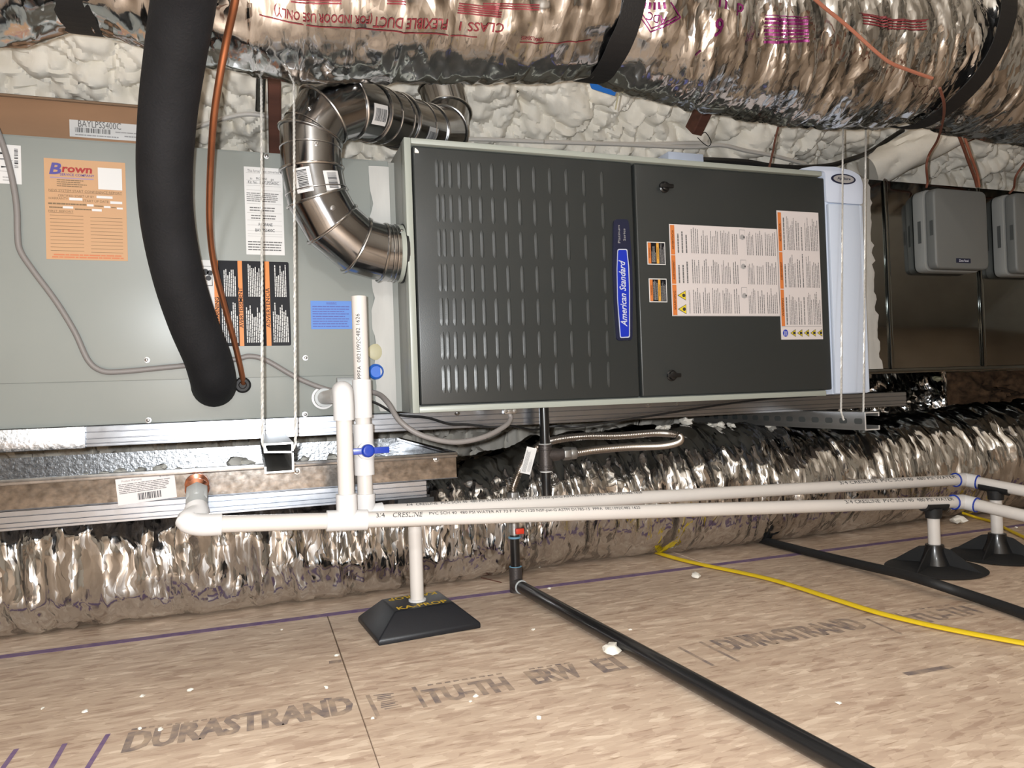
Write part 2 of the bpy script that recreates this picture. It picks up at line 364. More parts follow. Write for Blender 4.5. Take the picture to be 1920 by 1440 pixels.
# text
_tc = {}
def text2d(body, shear=0., bold=0.):
    key = (body, shear, bold)
    if key not in _tc:
        cu = bpy.data.curves.new('t', 'FONT'); cu.body = body; cu.resolution_u = 2; cu.shear = shear; cu.offset = bold
        ob = bpy.data.objects.new('t', cu); COL.objects.link(ob)
        dg = bpy.context.evaluated_depsgraph_get(); me = bpy.data.meshes.new_from_object(ob.evaluated_get(dg))
        v = np.array([q.co[:2] for q in me.vertices]); f = [tuple(p.vertices) for p in me.polygons]
        bpy.data.objects.remove(ob, do_unlink=True); bpy.data.meshes.remove(me); bpy.data.curves.remove(cu)
        lo, hi = v.min(0), v.max(0)
        _tc[key] = ((v-lo), f, hi-lo)
    return _tc[key]
class Label:
    """flat sticker on a plane Y = const facing the camera side (or any frame)"""
    def __init__(s, name, parent, a, b, Y, m, th=.0006, o=None, ux=(1, 0, 0), uz=(0, 0, 1), n=(0, -1, 0), label=None, rad=0):
        s.ux, s.uz, s.nn = V(*ux), V(*uz), V(*n); s.th = th
        if o is None: s.o = V(a[0], Y, a[1]); s.w, s.h = b[0]-a[0], b[1]-a[1]
        else: s.o = V(*o); s.w, s.h = a, b
        pl = [(0, 0), (s.w, 0), (s.w, s.h), (0, s.h)]
        if rad: pl = rpoly(pl, rad)
        s.ob = G().prism(pl, s.o, s.ux, s.uz, s.nn, th).obj(name, m, parent, label=label); s.by = {}
    def _g(s, m): return s.by.setdefault(m, G())
    def P(s, uv, k): uv = np.asarray(uv, float).reshape(-1, 2); return s.o+uv[:, :1]*s.ux+uv[:, 1:]*s.uz+s.nn*(s.th+.00035*k)
    def poly(s, pts, m, k=1): s._g(m).add(s.P(np.asarray(pts)*[s.w, s.h], k), [tuple(range(len(pts)))]); return s
    def rect(s, u0, v0, u1, v1, m, k=1): return s.poly([(u0, v0), (u1, v0), (u1, v1), (u0, v1)], m, k)
    def disc(s, u, v, r, m, k=1, ry=None, n=20):
        a = np.linspace(0, 2*np.pi, n, endpoint=False)
        s._g(m).add(s.P(np.stack([u*s.w+r*np.cos(a), v*s.h+(ry or r)*np.sin(a)], 1), k), [tuple(range(n))]); return s
    def lines(s, u0, v0, u1, v1, n, m, k=2, fill=.55, rag=.35, seed=0, vert=False, words=True):
        """rows of illegible small print; vert = reads upward"""
        rn = random.Random(seed); g = s._g(m)
        L = (v1-v0)*s.h if vert else (u1-u0)*s.w; W = ((u1-u0)*s.w if vert else (v1-v0)*s.h)/n
        for i in range(n):
            end = L*(1-rag*rn.random()); p = 0
            while p < end-L*.03:
                q = min(end, p+(L*(.04+.12*rn.random()) if words else end)); c = (i+.5)*W; hw = W*fill*.5
                r = [(p, c-hw), (q, c-hw), (q, c+hw), (p, c+hw)]
                if vert: uv = [(u0*s.w+b_, v0*s.h+a_) for a_, b_ in r]
                else: uv = [(u0*s.w+a_, v1*s.h-b_) for a_, b_ in r]
                g.add(s.P(uv, k), [(0, 1, 2, 3)]); p = q+L*.012
        return s
    def text(s, body, u, v, h, m, k=2, w=None, vert=False, shear=0., bold=0., align='c'):
        """h, w in metres; u, v the centre (or left end) in label units"""
        p, f, e = text2d(body, shear, bold); sc = h/e[1]; sx = (w/e[0]) if w else sc
        q = p*[sx, sc]-[sx*e[0]*(.5 if align == 'c' else 0), h*.5]
        if vert: q = np.stack([-q[:, 1], q[:, 0]], 1)
        s._g(m).add(s.P(q+[u*s.w, v*s.h], k), f); return s
    def bars(s, u0, v0, u1, v1, m='print_black', seed=1, n=24, k=2, vert=False):
        rn = random.Random(seed); p = 0.; ws = [rn.choice((1, 1, 2, 3)) for _ in range(n*2)]; t = sum(ws)
        for i, wd in enumerate(ws):
            if i % 2 == 0:
                a, b = p/t, (p+wd)/t
                if vert: s.rect(u0, v0+(v1-v0)*a, u1, v0+(v1-v0)*b, m, k)
                else: s.rect(u0+(u1-u0)*a, v0, u0+(u1-u0)*b, v1, m, k)
            p += wd
        return s
    def done(s):
        for m, g in s.by.items(): g.obj('printing', m, s.ob)['kind'] = 'stuff'
        return s.ob
def cyl_map(uv, p0, ax, r, u, v):
    """(along, arc) -> on a cylinder; arc measured from direction u towards v"""
    a = uv[:, 1]/r
    return p0+uv[:, :1]*ax+r*(np.cos(a)[:, None]*u+np.sin(a)[:, None]*v)
def cyl_text(g, body, p0, p1, start, r, ang, h, w=None, flip=False, up=V(0, 0, 1), shear=0.):
    """text running along p0->p1, letter tops towards `up`; ang lifts it round the pipe from the camera-facing side"""
    ax = nrm(p1-p0); c = p0+ax*start; tocam = CAM-c; u0 = nrm(tocam-ax*(tocam@ax)); v0 = np.cross(u0, ax)
    if v0@up < 0: v0 = -v0
    p, f, e = text2d(body, shear); sc = h/e[1]; q = p*[(w/e[0]) if w else sc, sc]-[0, h/2]
    if flip: q = -q
    q[:, 1] += ang*r
    g.add(cyl_map(q, c, ax, r+.0005, u0, v0), f); return e[0]*((w/e[0]) if w else sc)
def cyl_patch(g, p0, p1, t0, t1, r, a0, a1, n=10):
    """curved sticker; angles from the camera-facing side, + = counter-clockwise about the axis"""
    ax = nrm(p1-p0); L = np.linalg.norm(p1-p0); tocam = CAM-p0; u = nrm(tocam-ax*(tocam@ax)); v = np.cross(ax, u)
    a = np.linspace(a0, a1, n); P = np.array([[p0+ax*L*t+r*(math.cos(q)*u+math.sin(q)*v) for q in a] for t in (t0, t1)])
    g.grid(P)
def screw(parent, p, n=(0, -1, 0), r=.004, m='screw', name='screw'):
    g = G(); g.lathe([(r*1.6, 0), (r*1.6, .0006), (r, .0008), (r*.95, .0032), (r*.6, .004)], p, n, 8); return g.obj(name, m, parent, smooth=True)

# ================================================================== SETTING
fl = bpy.data.objects.new('floor', None); COL.objects.link(fl); ORG[fl] = V(0, 0, 0)
tag(fl, 'tan oriented strand board attic floor with faded stencil printing', 'floor', kind='structure')
SX, SY = -.161, .135
for ry, y1 in enumerate((SY, SY+1.222, SY+2.444, SY-1.222, SY-2.444, SY-3.666)):
    sh = {0: 0, 1: .9, 2: 0, 3: 1.22, 4: .2, 5: 1.0}[ry]
    for rx in range(-2, 3):
        x0 = SX+sh+rx*2.443; G().box((x0+.0005, y1-1.2214, -.018), (x0+2.4425, y1-.0004, 0)).obj('osb_panel', 'osb', fl, bevel=.0008, segs=1)
g = G().box((-6, -5, -.04), (7, 5, -.0185)); g.obj('subfloor_gap', 'wood', fl)
pr = G().box((-3, SY-.022, .0001), (5, SY-.0010, .0005)).obj('edge_stripe', 'purple_ink', fl)
def floor_text(body, x, y, h, w, m='stencil', bold=0.):
    p, f, e = text2d(body, 0, bold); q = p*[w/e[0], h/e[1]]
    g = G()
    for k_, dx in enumerate((-.0014, 0, .0014)): g.add(np.column_stack([x+q[:, 0]+dx, y+q[:, 1], np.full(len(q), .0004+k_*.00004)]), f)
    g.obj('floor_stencil', m, fl)['kind'] = 'stuff'
def floor_line(pa, pb, wd, m='stencil'):
    a, b = at(*pa, Z=.0004), at(*pb, Z=.0004); d = nrm(b-a); n = V(-d[1], d[0], 0)*wd/2
    G().add([a-n, b-n, b+n, a+n], [(0, 1, 2, 3)]).obj('floor_stencil', m, fl)
def ftxt(body, pl, prr, h, **k):
    a, b = at(*pl, Z=0), at(*prr, Z=0); floor_text(body, a[0], (a[1]+b[1])/2, h, b[0]-a[0], **k)
ftxt('DURASTRAND', (232, 1403), (668, 1345), .062, bold=.022)
ftxt('TU-TH', (803, 1318), (968, 1298), .055, bold=.022)
ftxt('ERW', (1005, 1283), (1100, 1269), .055, bold=.022)
ftxt('EI', (1133, 1261), (1180, 1255), .055, bold=.022)
ftxt('DURASTRAND', (1368, 1221), (1640, 1178), .062, bold=.022)
ftxt('TU-TH', (1735, 1168), (1850, 1150), .05, bold=.022)
for a, b in (((31, 1404), (4, 1442)), ((122, 1394), (92, 1446)), ((203, 1376), (160, 1446))): floor_line(a, b, .0062, 'purple_ink')
for a, b in (((689, 1303), (709, 1343)), ((775, 1288), (798, 1326)), ((1272, 1213), (1338, 1248)), ((1312, 1203), (1386, 1240)), ((1625, 1160), (1690, 1188)), ((1678, 1150), (1720, 1166))): floor_line(a, b, .006)
for a, b in (((245, 1368), (425, 1344)), ((605, 1311), (650, 1307)), ((800, 1285), (945, 1262)), ((990, 1255), (1072, 1242)), ((1105, 1237), (1122, 1235)), ((1338, 1199), (1425, 1187)), ((1690, 1147), (1785, 1133))):
    p0, p1 = np.array(a, float), np.array(b, float); n = max(2, int(np.hypot(*(p1-p0))/16))
    for i in range(n):
        floor_line(p0+(p1-p0)*(i+.1)/n, p0+(p1-p0)*(i+.75)/n, .005)
for i in range(9):
    floor_line((700+i*2+(i*5) % 7, 1304+i*3.2), (738+i*2-(i*7) % 11, 1300+i*3.0), .0035)
floor_line((1697, 1264), (1785, 1249), .012); floor_line((617, 1242), (640, 1239), .012, 'stencil')

# spray-foamed roof slope behind the equipment (rises towards the camera)
def roof_z(Y): return 1.86-Y*1.02
xs = np.concatenate([np.arange(-1.6, -1.0, .02), np.arange(-1.0, 2.6, .0062), np.arange(2.6, 3.9, .03)]); ss = np.concatenate([np.arange(-.35, .10, .02), np.arange(.10, 1.12, .0046), np.arange(1.12, 1.85, .03)])
XX, YY = np.meshgrid(xs, ss, indexing='ij'); SL = YY*1.43
wx = XX+.03*fbm(XX*7, SL*7, 3, 3); wy = SL+.03*fbm(XX*7, SL*7, 3, 8)
hh = lobes(wx, wy, .14, 3, .5, .95)*.32+lobes(wx+.3, wy+.1, .072, 9, .5, .9)*.85+lobes(wx, wy, .040, 5, .5, .9)*.85+lobes(wx+.2, wy, .022, 7, .5, .9)*.45+.03*fbm(XX*2.2, SL*2.2, 3, 1)
rn = nrm(V(0, -1.02, -1.0))
P = np.stack([XX, YY, roof_z(YY)], -1)+hh[..., None]*rn
ce = G().grid(P).obj('ceiling', 'foam', smooth=True)
tag(ce, 'cream spray foam covering the sloping roof deck behind the equipment', 'ceiling', kind='structure')
ce.data.polygons.foreach_set('use_smooth', [True]*len(ce.data.polygons))
g = G().add([(-6, -1.4, roof_z(-1.4)), (7, -1.4, roof_z(-1.4)), (7, 1.82, roof_z(1.82)), (-6, 1.82, roof_z(1.82))], [(0, 1, 2, 3)])
tag(g.obj('ceiling', 'foam'), 'roof deck above the spray foam slope', 'ceiling', kind='structure')
g = G().add([(-6, -1.4, roof_z(-1.4)), (7, -1.4, roof_z(-1.4)), (7, -5, -.2), (-6, -5, -.2)], [(3, 2, 1, 0)])
tag(g.obj('ceiling', 'foam'), 'opposite foamed roof slope at the ridge', 'ceiling', kind='structure')
for nm, x in (('wall_left', -5.0), ('wall_right', 5.6)):
    g = G().add([(x, -5, -.2), (x, 1.85, -.2), (x, -1.4, 3.35)], [(0, 1, 2)])
    tag(g.obj(nm, 'foam'), 'foamed gable wall at the %s end of the attic' % nm[5:], 'wall', kind='structure')

# ================================================================== FURNACE
ZB, ZT = .400, .933; L = 1.014
fu = thing('furnace', (L/2, .36, ZB), 'dark grey horizontal gas furnace with louvred door hanging in the attic', 'furnace')
G().box((.002, .022, ZB), (L, .73, ZT)).obj('casing', 'casing_paint', fu, bevel=.002)
fr = G(); t = .0135
fr.box((0, -.006, ZB), (t, .03, ZT)); fr.box((t, -.006, ZT-.011), (L-.012, .028, ZT)); fr.box((t, -.004, ZB), (L-.022, .028, ZB+.012))
fr.obj('door_frame', 'frame_paint', fu, bevel=.0015)
xm = at(1196, 520, Y=0)[0]
ld = G().box((t+.004, .002, ZB+.0135), (xm-.004, .022, ZT-.0125)).obj('louvred_door', 'door_paint', fu, bevel=.004, segs=3)
sd = G().box((xm+.002, .002, ZB+.0135), (L+.002, .022, ZT-.0125)).obj('plain_door', 'door_paint', fu, bevel=.004, segs=3)
# louvres
cx = [824.7, 835, 849.4, 866.4, 885.4, 904.9, 927.8, 951.9, 978.2, 1006.4, 1036.2, 1067, 1099.7, 1133.6]
cx = [at(x, 455, Y=.002)[0] for x in cx]
ry = [(299, 353), (363, 417), (428, 482), (494, 547), (559, 610), (623, 673), (688, 734)]
lz = [(at(830, a, Y=.002)[2], at(830, b, Y=.002)[2]) for a, b in ry]
hL = np.mean([a-b for a, b in lz])
def louver_mesh():
    n = 9; rows = []
    prof = [(-.0050, 0), (-.003, .0006), (-.0004, .0011), (.0012, .0015), (.0021, .0010), (.0026, 0)]
    for i in range(n):
        tt = i/(n-1); e = min(1, math.sin(math.pi*tt)*2.6) if 0 < i < n-1 else 0.0
        rows.append([(x*(.55+.45*e), -hh_*e-.00005, (tt-.5)*hL) for x, hh_ in prof])
    g = G().grid(np.array(rows)[:, ::-1]); me = bpy.data.meshes.new('louver'); me.from_pydata(np.vstack(g.v).tolist(), [], g.f)
    me.polygons.foreach_set('use_smooth', [True]*len(me.polygons)); me.materials.append(MATS['door_paint']); return me
lm = louver_mesh()
for a, b in lz:
    for x in cx:
        o = bpy.data.objects.new('louver', lm); COL.objects.link(o); o.parent = ld; o.location = V(x, .002, (a+b)/2)-ORG[fu]
# badge
def pxpoly(pts, Y): return [(lambda p: (p[0], p[2]))(at(x, y, Y=Y)) for x, y in pts]
def flat(name, px, Y, th, m, parent, rad=.004, bevel=0, label=None):
    pl = np.array(pxpoly(px, Y)); 
    if np.sum(pl[:, 0]*np.roll(pl[:, 1], -1)-np.roll(pl[:, 0], -1)*pl[:, 1]) < 0: pl = pl[::-1]
    return G().prism(rpoly(pl, rad), (0, Y, 0), (1, 0, 0), (0, 0, 1), (0, -1, 0), th).obj(name, m, parent, bevel=bevel, label=label)
bd = flat('badge', [(1149, 412), (1177, 412), (1183, 480), (1185, 545), (1184, 638), (1155, 639), (1150, 570), (1147.5, 500)], .002, .004, 'navy', ld, .009)
flat('badge_rim', [(1157.5, 467), (1175.5, 467), (1179, 500), (1180.5, 545), (1180.5, 633), (1162.5, 634), (1157, 560), (1156, 505)], -.002, .0015, 'silver', bd, .004)
flat('badge_panel', [(1158.8, 469), (1174.3, 469), (1177.5, 500), (1179, 545), (1179, 631), (1163.8, 632), (1158.4, 560), (1157.4, 505)], -.0035, .0012, 'label_blue', bd, .003)
def vtext(body, px, Y, h, wd, m, parent, shear=0., bold=0.):
    c = at(*px, Y=Y); p, f, e = text2d(body, shear, bold); q = p*[wd/e[0], h/e[1]]-[wd/2, h/2]
    G().add(np.column_stack([c[0]-q[:, 1], np.full(len(q), Y), c[2]+q[:, 0]]), f).obj('lettering', m, parent)
vtext('American Standard', (1168, 550), -.0052, .0155, .142, 'silver', bd, .35, .015)
vtext('Platinum', (1160.5, 439), -.0023, .0055, .038, 'print_light', bd)
vtext('Series', (1170.5, 440), -.0023, .0055, .026, 'print_light', bd)
# latches
for px in ((1245, 351), (1259, 704)):
    p = at(*px, Y=.002); la = G().lathe([(.0125, 0), (.0125, .002), (.0095, .004), (.009, .010), (.007, .0115)], p, (0, -1, 0), 18).obj('latch', 'knob_black', sd, smooth=True)
    G().box((p[0]-.017, p[1]-.014, p[2]-.0045), (p[0]+.017, p[1]-.008, p[2]+.0045)).obj('latch_wing', 'knob_black', la, bevel=.002)
# door labels
def LB(name, parent, tl, br, Y, m, **k):
    a, b = at(*tl, Y=Y), at(*br, Y=Y); return Label(name, parent, (a[0], b[2]), (b[0], a[2]), Y, m, **k)
for i, (tl, br) in enumerate((((1212.5, 453), (1248, 497)), ((1216, 522), (1251, 567)))):
    q = LB('caution_label', sd, tl, br, .002, 'paper')
    q.rect(.04, .04, .96, .96, 'label_black').rect(.04, .05, .2, .95, 'orange_dull', 2).rect(.50, .05, .64, .95, 'amber', 2)
    q.lines(.22, .1, .48, .92, 4, 'print_light', 2, .4, .5, i, True).lines(.66, .06, .95, .94, 6, 'print_light', 2, .35, .35, i+5, True)
    q.text('WARNING', .12, .5, .0035, 'label_black', 3, .022, True).text('AVERTISSEMENT', .57, .5, .003, 'label_black', 3, .026, True).done()
q = LB('instruction_label', sd, (1254, 420), (1462, 593), .002, 'paper_pink')
q.rect(.008, .01, .045, .99, 'orange_dull')
for v in (.345, .665): q.rect(.005, v-.003, .05, v+.003, 'paper', 2)
for v, tx in ((.83, 'ADVERTENCIA'), (.5, 'AVERTISSEMENT'), (.17, 'WARNING')): q.text(tx, .027, v, .005, 'label_black', 3, .042, True)
for j, (v0, v1) in enumerate(((.69, .975), (.36, .635), (.03, .325))):
    s = .15 if j == 2 else .055
    for i, (u0, u1, n) in enumerate(((s, .165, 3), (.185, .26, 4), (.275, .345, 4), (.36, .44, 5), (.455, .545, 6), (.56, .62, 3), (.70, .77, 5), (.785, .86, 4), (.875, .985, 6))):
        if u1-u0 > .01: q.lines(u0, v0, u1, v1, n, 'print_grey', 2, .32, .32, j*20+i, True)
    q.rect(.637, v0+.18, .69, v1, 'print_light', 2).rect(.64, v0+.185, .687, v1-.006, 'paper_pink', 3).disc(.662, v0+.2, .006, 'print_light', 4).disc(.677, v0+.2, .002, 'print_black', 5)
for v in (.075, .225): q.poly([(.125, v-.055), (.125, v+.055), (.05, v)], 'print_black', 2).poly([(.122, v-.048), (.122, v+.048), (.058, v)], 'yellow_sign', 3).disc(.105, v, .004, 'print_black', 4)
q.rect(.003, .004, .997, .008, 'print_light').done()
q = LB('instruction_label', sd, (1455.5, 394.5), (1543, 636), .0015, 'paper_pink')
q.rect(.02, .105, .1, .985, 'orange_dull')
for v in (.39, .68): q.rect(.02, v-.003, .1, v+.003, 'paper', 2)
for v, tx in ((.83, 'ADVERTENCIA'), (.53, 'AVERTISSEMENT'), (.25, 'WARNING')): q.text(tx, .06, v, .005, 'label_black', 3, .042, True)
for j, (v0, v1) in enumerate(((.695, .965), (.405, .67), (.115, .375))):
    for i, (u0, u1, n) in enumerate(((.11, .19, 1), (.21, .4, 6), (.42, .52, 2), (.54, .6, 1), (.64, .76, 4), (.78, .97, 5))):
        q.lines(u0, v0, u1, v1, n, 'print_grey', 2, .34, .35, 90+j*20+i, True)
q.rect(.02, .098, .98, .102, 'print_light').disc(.1, .05, .0075, 'label_blue', 2, .0085)
q.lines(.06, .03, .14, .07, 3, 'paper', 3, .4, .2, 3, True)
for u in (.28, .44, .6, .76, .92): q.poly([(u+.06, .02), (u+.06, .08), (u-.065, .05)], 'print_black', 2).poly([(u+.05, .026), (u+.05, .074), (u-.05, .05)], 'yellow_sign', 3).disc(u+.02, .05, .0035, 'print_black', 4)
q.done()
p = at(777, 283, Y=.002); G().prism(rpoly([(0, -.004), (.009, -.004), (.007, .001), (.001, .006)], .002), p, (1, 0, 0), (0, 0, 1), (0, -1, 0), .002).obj('foam_fleck', 'foam_bit', ld)
for px in ((857, 775), (1269, 757), (1215, 760)): screw(fu, at(*px, Y=.012), (0, -.6, -.8), .0035)
# cable clamp under the furnace
c = at(954, 772, Y=.01); k = G().box((c[0]-.012, 0, ZB-.010), (c[0]+.012, .02, ZB)); k.obj('cable_clamp', 'screw', fu, bevel=.002)
for s in (-1, 1): screw(fu, V(c[0]+s*.010, 0, ZB-.004), (0, -1, 0), .003)
# flue collar on the furnace's end
fc = at(758, 476, Y=.047); G().lathe([(.057, 0), (.057, .010), (.053, .013)], (0.001, .047, fc[2]), (-1, 0, 0), 32).obj('flue_collar', 'frame_paint', fu, smooth=True)

# ================================================================== COIL CABINET
CY = .11
co = thing('coil_cabinet', (-.45, .36, ZB), 'pale grey cooling coil cabinet covered in stickers', 'air handler')
G().box((-.98, CY, ZB-.0005), (-.011, .70, ZT-.012)).obj('casing', 'coil_paint', co, bevel=.002)
G().box((-.98, CY-.003, .4795), (-.05, CY, ZT-.016)).obj('access_panel', 'coil_paint', co, bevel=.0012)
pts = []
for i in range(40):
    tt = i/39; z = ZB+.004+tt*(ZT-ZB-.03); pts.append((z, .018+.005*vnoise(i*.45, 3)+.003*vnoise(i*1.3, 9), .006*vnoise(i*.5, 20)))
g = G(); g.grid(np.array([[(-.044-a*.4+b, CY-.0042, z), (-.036, CY-.0068, z), (-.02, CY-.0068, z), (-.0105, CY-.005, z), (-.0085, CY+.02, z)] for z, a, b in pts])[::-1])
g.obj('mastic_seam', 'mastic', co, smooth=True)
G().box((-.012, CY+.003, ZB+.002), (.0025, .6, ZT-.014)).obj('joint_flange', 'casing_paint', co)
# two drain ports beside the seam
p = at(704, 660, Y=CY-.001); G().lathe([(.0165, 0), (.0165, .004), (.013, .0055), (.005, .006)], p, (0, -1, 0), 24).obj('drain_plug', 'beige_cap', co, smooth=True, label='beige drain port plug')
p = at(705, 697, Y=CY-.001); dk = G().lathe([(.0165, 0), (.0165, .003), (.0145, .007), (.0125, .009), (.0115, .005), (.006, .005)], p, (0, -1, 0), 24).obj('drain_plug', 'blue_cap', co, smooth=True, label='blue drain port plug')
for px in ((275, 675), (573, 671), (572, 777), (278, 788), (500, 293)): screw(co, at(*px, Y=CY-.003), r=.0034)
# small shipping label cut by the frame edge
q = LB('arrow_label', co, (-40, 268), (41, 346), CY-.003, 'paper')
q.bars(.84, .42, .93, .92, seed=4, n=12, vert=True).rect(.30, .62, .6, .64, 'print_black').rect(.0, .60, .8, .61, 'print_light').rect(0, .31, .74, .32, 'print_light')
q.poly([(.5, .80), (.72, .77), (.5, .74)], 'print_black', 2).poly([(.52, .45), (.72, .43), (.52, .40)], 'print_black', 2).lines(.55, .05, .8, .2, 2, 'print_light', 2, .3, .4, 2).done()
# orange service sticker
q = LB('service_sticker', co, (82, 296), (240, 489.5), CY-.003, 'tan_paper')
w_, h_ = q.w, q.h
q.text('B', .135, .90, h_*.115, 'blue_ink', 3, w_*.15, shear=.2, bold=.03).text('rown', .40, .895, h_*.055, 'red_ink', 3, w_*.37, shear=.1, bold=.03)
q.text('SERVICE COMPANY', .40, .845, h_*.025, 'blue_ink', 3, w_*.42, bold=.01)
q.rect(.07, .805, .60, .818, 'lilac')
q.lines(.15, .72, .52, .80, 4, 'tan_ink', 2, .4, .2, 5)
q.rect(.655, .715, .955, .935, 'paper', 2)
q.text('NEW SYSTEM START CONFIDENCE REPORT', .5, .685, h_*.024, 'tan_ink', 2, w_*.9)
q.rect(.05, .668, .95, .671, 'tan_ink')
q.text('CERTIFIED START UP BY', .38, .635, h_*.022, 'tan_ink', 2, w_*.44).rect(.63, .625, .83, .65, 'paper', 2)
q.text('WARRANTY', .16, .605, h_*.022, 'tan_ink', 2, w_*.24).rect(.295, .592, .455, .618, 'paper', 2).text('START UP DATE', .62, .592, h_*.024, 'tan_ink', 2, w_*.32).rect(.80, .575, .95, .60, 'paper', 2)
q.lines(.04, .54, .5, .565, 1, 'tan_ink', 2, .6, 0, 3).rect(.51, .538, .59, .560, 'paper', 2).lines(.6, .535, .71, .555, 1, 'tan_ink', 2, .6, 0, 4).rect(.72, .530, .80, .55, 'paper', 2).lines(.81, .53, .87, .545, 1, 'tan_ink', 2, .6, 0, 5).rect(.88, .522, .955, .54, 'paper', 2)
q.lines(.05, .505, .21, .525, 1, 'tan_ink', 2, .6, 0, 6).rect(.215, .508, .34, .53, 'paper', 2).lines(.36, .495, .56, .515, 1, 'tan_ink', 2, .6, 0, 7).rect(.57, .492, .69, .515, 'paper', 2)
q.text('FIRST REPORT', .19, .478, h_*.02, 'tan_ink', 2, w_*.3).rect(.04, .462, .34, .465, 'tan_ink')
for i in range(11):
    v = .435-i*.035; q.rect(.055, v, .46, v+.004, 'tan_ink').rect(.545, v-.008, .945, v-.004, 'tan_ink')
q.lines(.09, .035, .93, .06, 1, 'pink_ink', 2, .55, 0, 8).lines(.07, .012, .95, .035, 1, 'pink_ink', 2, .6, 0, 9).done()
# white conversion label
q = LB('conversion_label', co, (457, 312), (534, 479), CY-.003, 'paper')
for v in (.93, .845, .81, .785, .735, .58, .475, .39, .335, .27, .235, .21): q.rect(.05, v, .95, v+.003, 'print_light')
q.text('This furnace was converted', .5, .955, .0055, 'print_grey', 2, q.w*.82).text('to     PROPANE     gas', .46, .865, .006, 'print_black', 2, q.w*.62).text('Kit No.  BAYLPSS400C', .5, .825, .006, 'print_black', 2, q.w*.8)
q.lines(.05, .60, .95, .71, 5, 'print_grey', 2, .42, .15, 11).lines(.12, .49, .9, .55, 2, 'print_grey', 2, .42, .3, 12).lines(.15, .40, .85, .46, 2, 'print_grey', 2, .4, .2, 13)
q.text('PROPANE', .52, .345, .006, 'print_black', 2, q.w*.36, bold=.01).text('BAYLPSS400C', .5, .28, .006, 'print_black', 2, q.w*.5, bold=.01).lines(.05, .04, .95, .16, 4, 'print_grey', 2, .42, .1, 14).done()
# black warning label
q = LB('warning_label', co, (360, 487), (546, 648), CY-.003, 'label_black', rad=.004)
q.rect(0, 0, .215, 1, 'paper').rect(.215, 0, .26, 1, 'orange', 2).rect(.46, 0, .505, 1, 'orange', 2).rect(.74, 0, .79, 1, 'orange', 2)
for u, tx in ((.237, 'WARNING'), (.482, 'AVERTISSEMENT'), (.765, 'ADVERTENCIA')): q.text(tx, u, .45 if len(tx) > 8 else .42, .0075, 'label_black', 3, .078 if len(tx) > 8 else .05, True, bold=.01)
for j, u in enumerate((.28, .53, .81)):
    q.lines(u+.03, .58, u+.16, .97, 7, 'paper', 2, .5, .4, 30+j, True).lines(u, .04, u+.17, .53, 9, 'paper', 2, .5, .4, 40+j, True)
q.rect(.02, .70, .2, .93, 'print_black', 2).rect(.026, .707, .194, .924, 'paper', 3).disc(.13, .86, .006, 'print_black', 4).disc(.175, .85, .005, 'print_black', 4).disc(.16, .79, .005, 'print_black', 4).lines(.05, .72, .16, .8, 4, 'print_grey', 4, .2, .5, 9)
q.lines(.10, .50, .17, .66, 2, 'print_grey', 2, .4, .2, 10, True).done()
# blue notice
q = LB('notice_label', co, (582, 564), (661, 617), CY-.003, 'paper_blue')
q.text('WARNING', .5, .91, .005, 'blue_ink', 2, q.w*.25).lines(.04, .06, .97, .84, 9, 'blue_ink', 2, .28, .2, 21).done()

# ================================================================== AIR CLEANER
ac = thing('air_cleaner', (1.074, .3, ZB), 'white upright media air cleaner cabinet at the furnace outlet', 'air cleaner')
G().box((1.019, .006, ZB+.002), (1.128, .64, .905)).obj('cabinet', 'white_metal', ac, bevel=.002)
ax0, ax1 = at(1549, 330, Y=-.002)[0], at(1607, 330, Y=-.002)[0]
G().box((1.021, -.004, ZB+.004), (1.114, .006, .858)).obj('door', 'white_metal', ac, bevel=.002)
G().box((1.1165, .002, ZB+.004), (1.129, .008, .86)).obj('side_lip', 'white_metal', ac, bevel=.001)
tp = [(.014, 0), (.125, 0), (.128, .05), (.120, .071), (.095, .081), (.045, .087), (-.02, .084), (-.055, .0765), (-.06, .0735), (.014, .0735)]
hd = G().prism(rpoly(np.array(tp)[::-1][::-1], .008), (1.004, .0, .862), (1, 0, 0), (0, 0, 1), (0, 1, 0), .05).obj('cap', 'white_plastic', ac, bevel=.003)
p = at(1581, 336, Y=-.001); el = np.linspace(0, 2*np.pi, 32, endpoint=False)
bo = G().prism(np.stack([.037*np.cos(el), .0125*np.sin(el)], 1), p, (1, 0, 0), (0, 0, 1), (0, -1, 0), .0015).obj('badge', 'navy', ac)
G().prism(np.stack([.031*np.cos(el), .0095*np.sin(el)], 1), p+V(0, -.0015, 0), (1, 0, 0), (0, 0, 1), (0, -1, 0), .0006).obj('badge_face', 'print_light', bo)
pp, f, e = text2d('Aprilaire', .1, .02); qq = pp*[.040/e[0], .0085/e[1]]-[.02, .0042]
G().add(np.column_stack([p[0]+qq[:, 0], np.full(len(qq), p[1]-.0024), p[2]+qq[:, 1]]), f).obj('lettering', 'navy', bo)

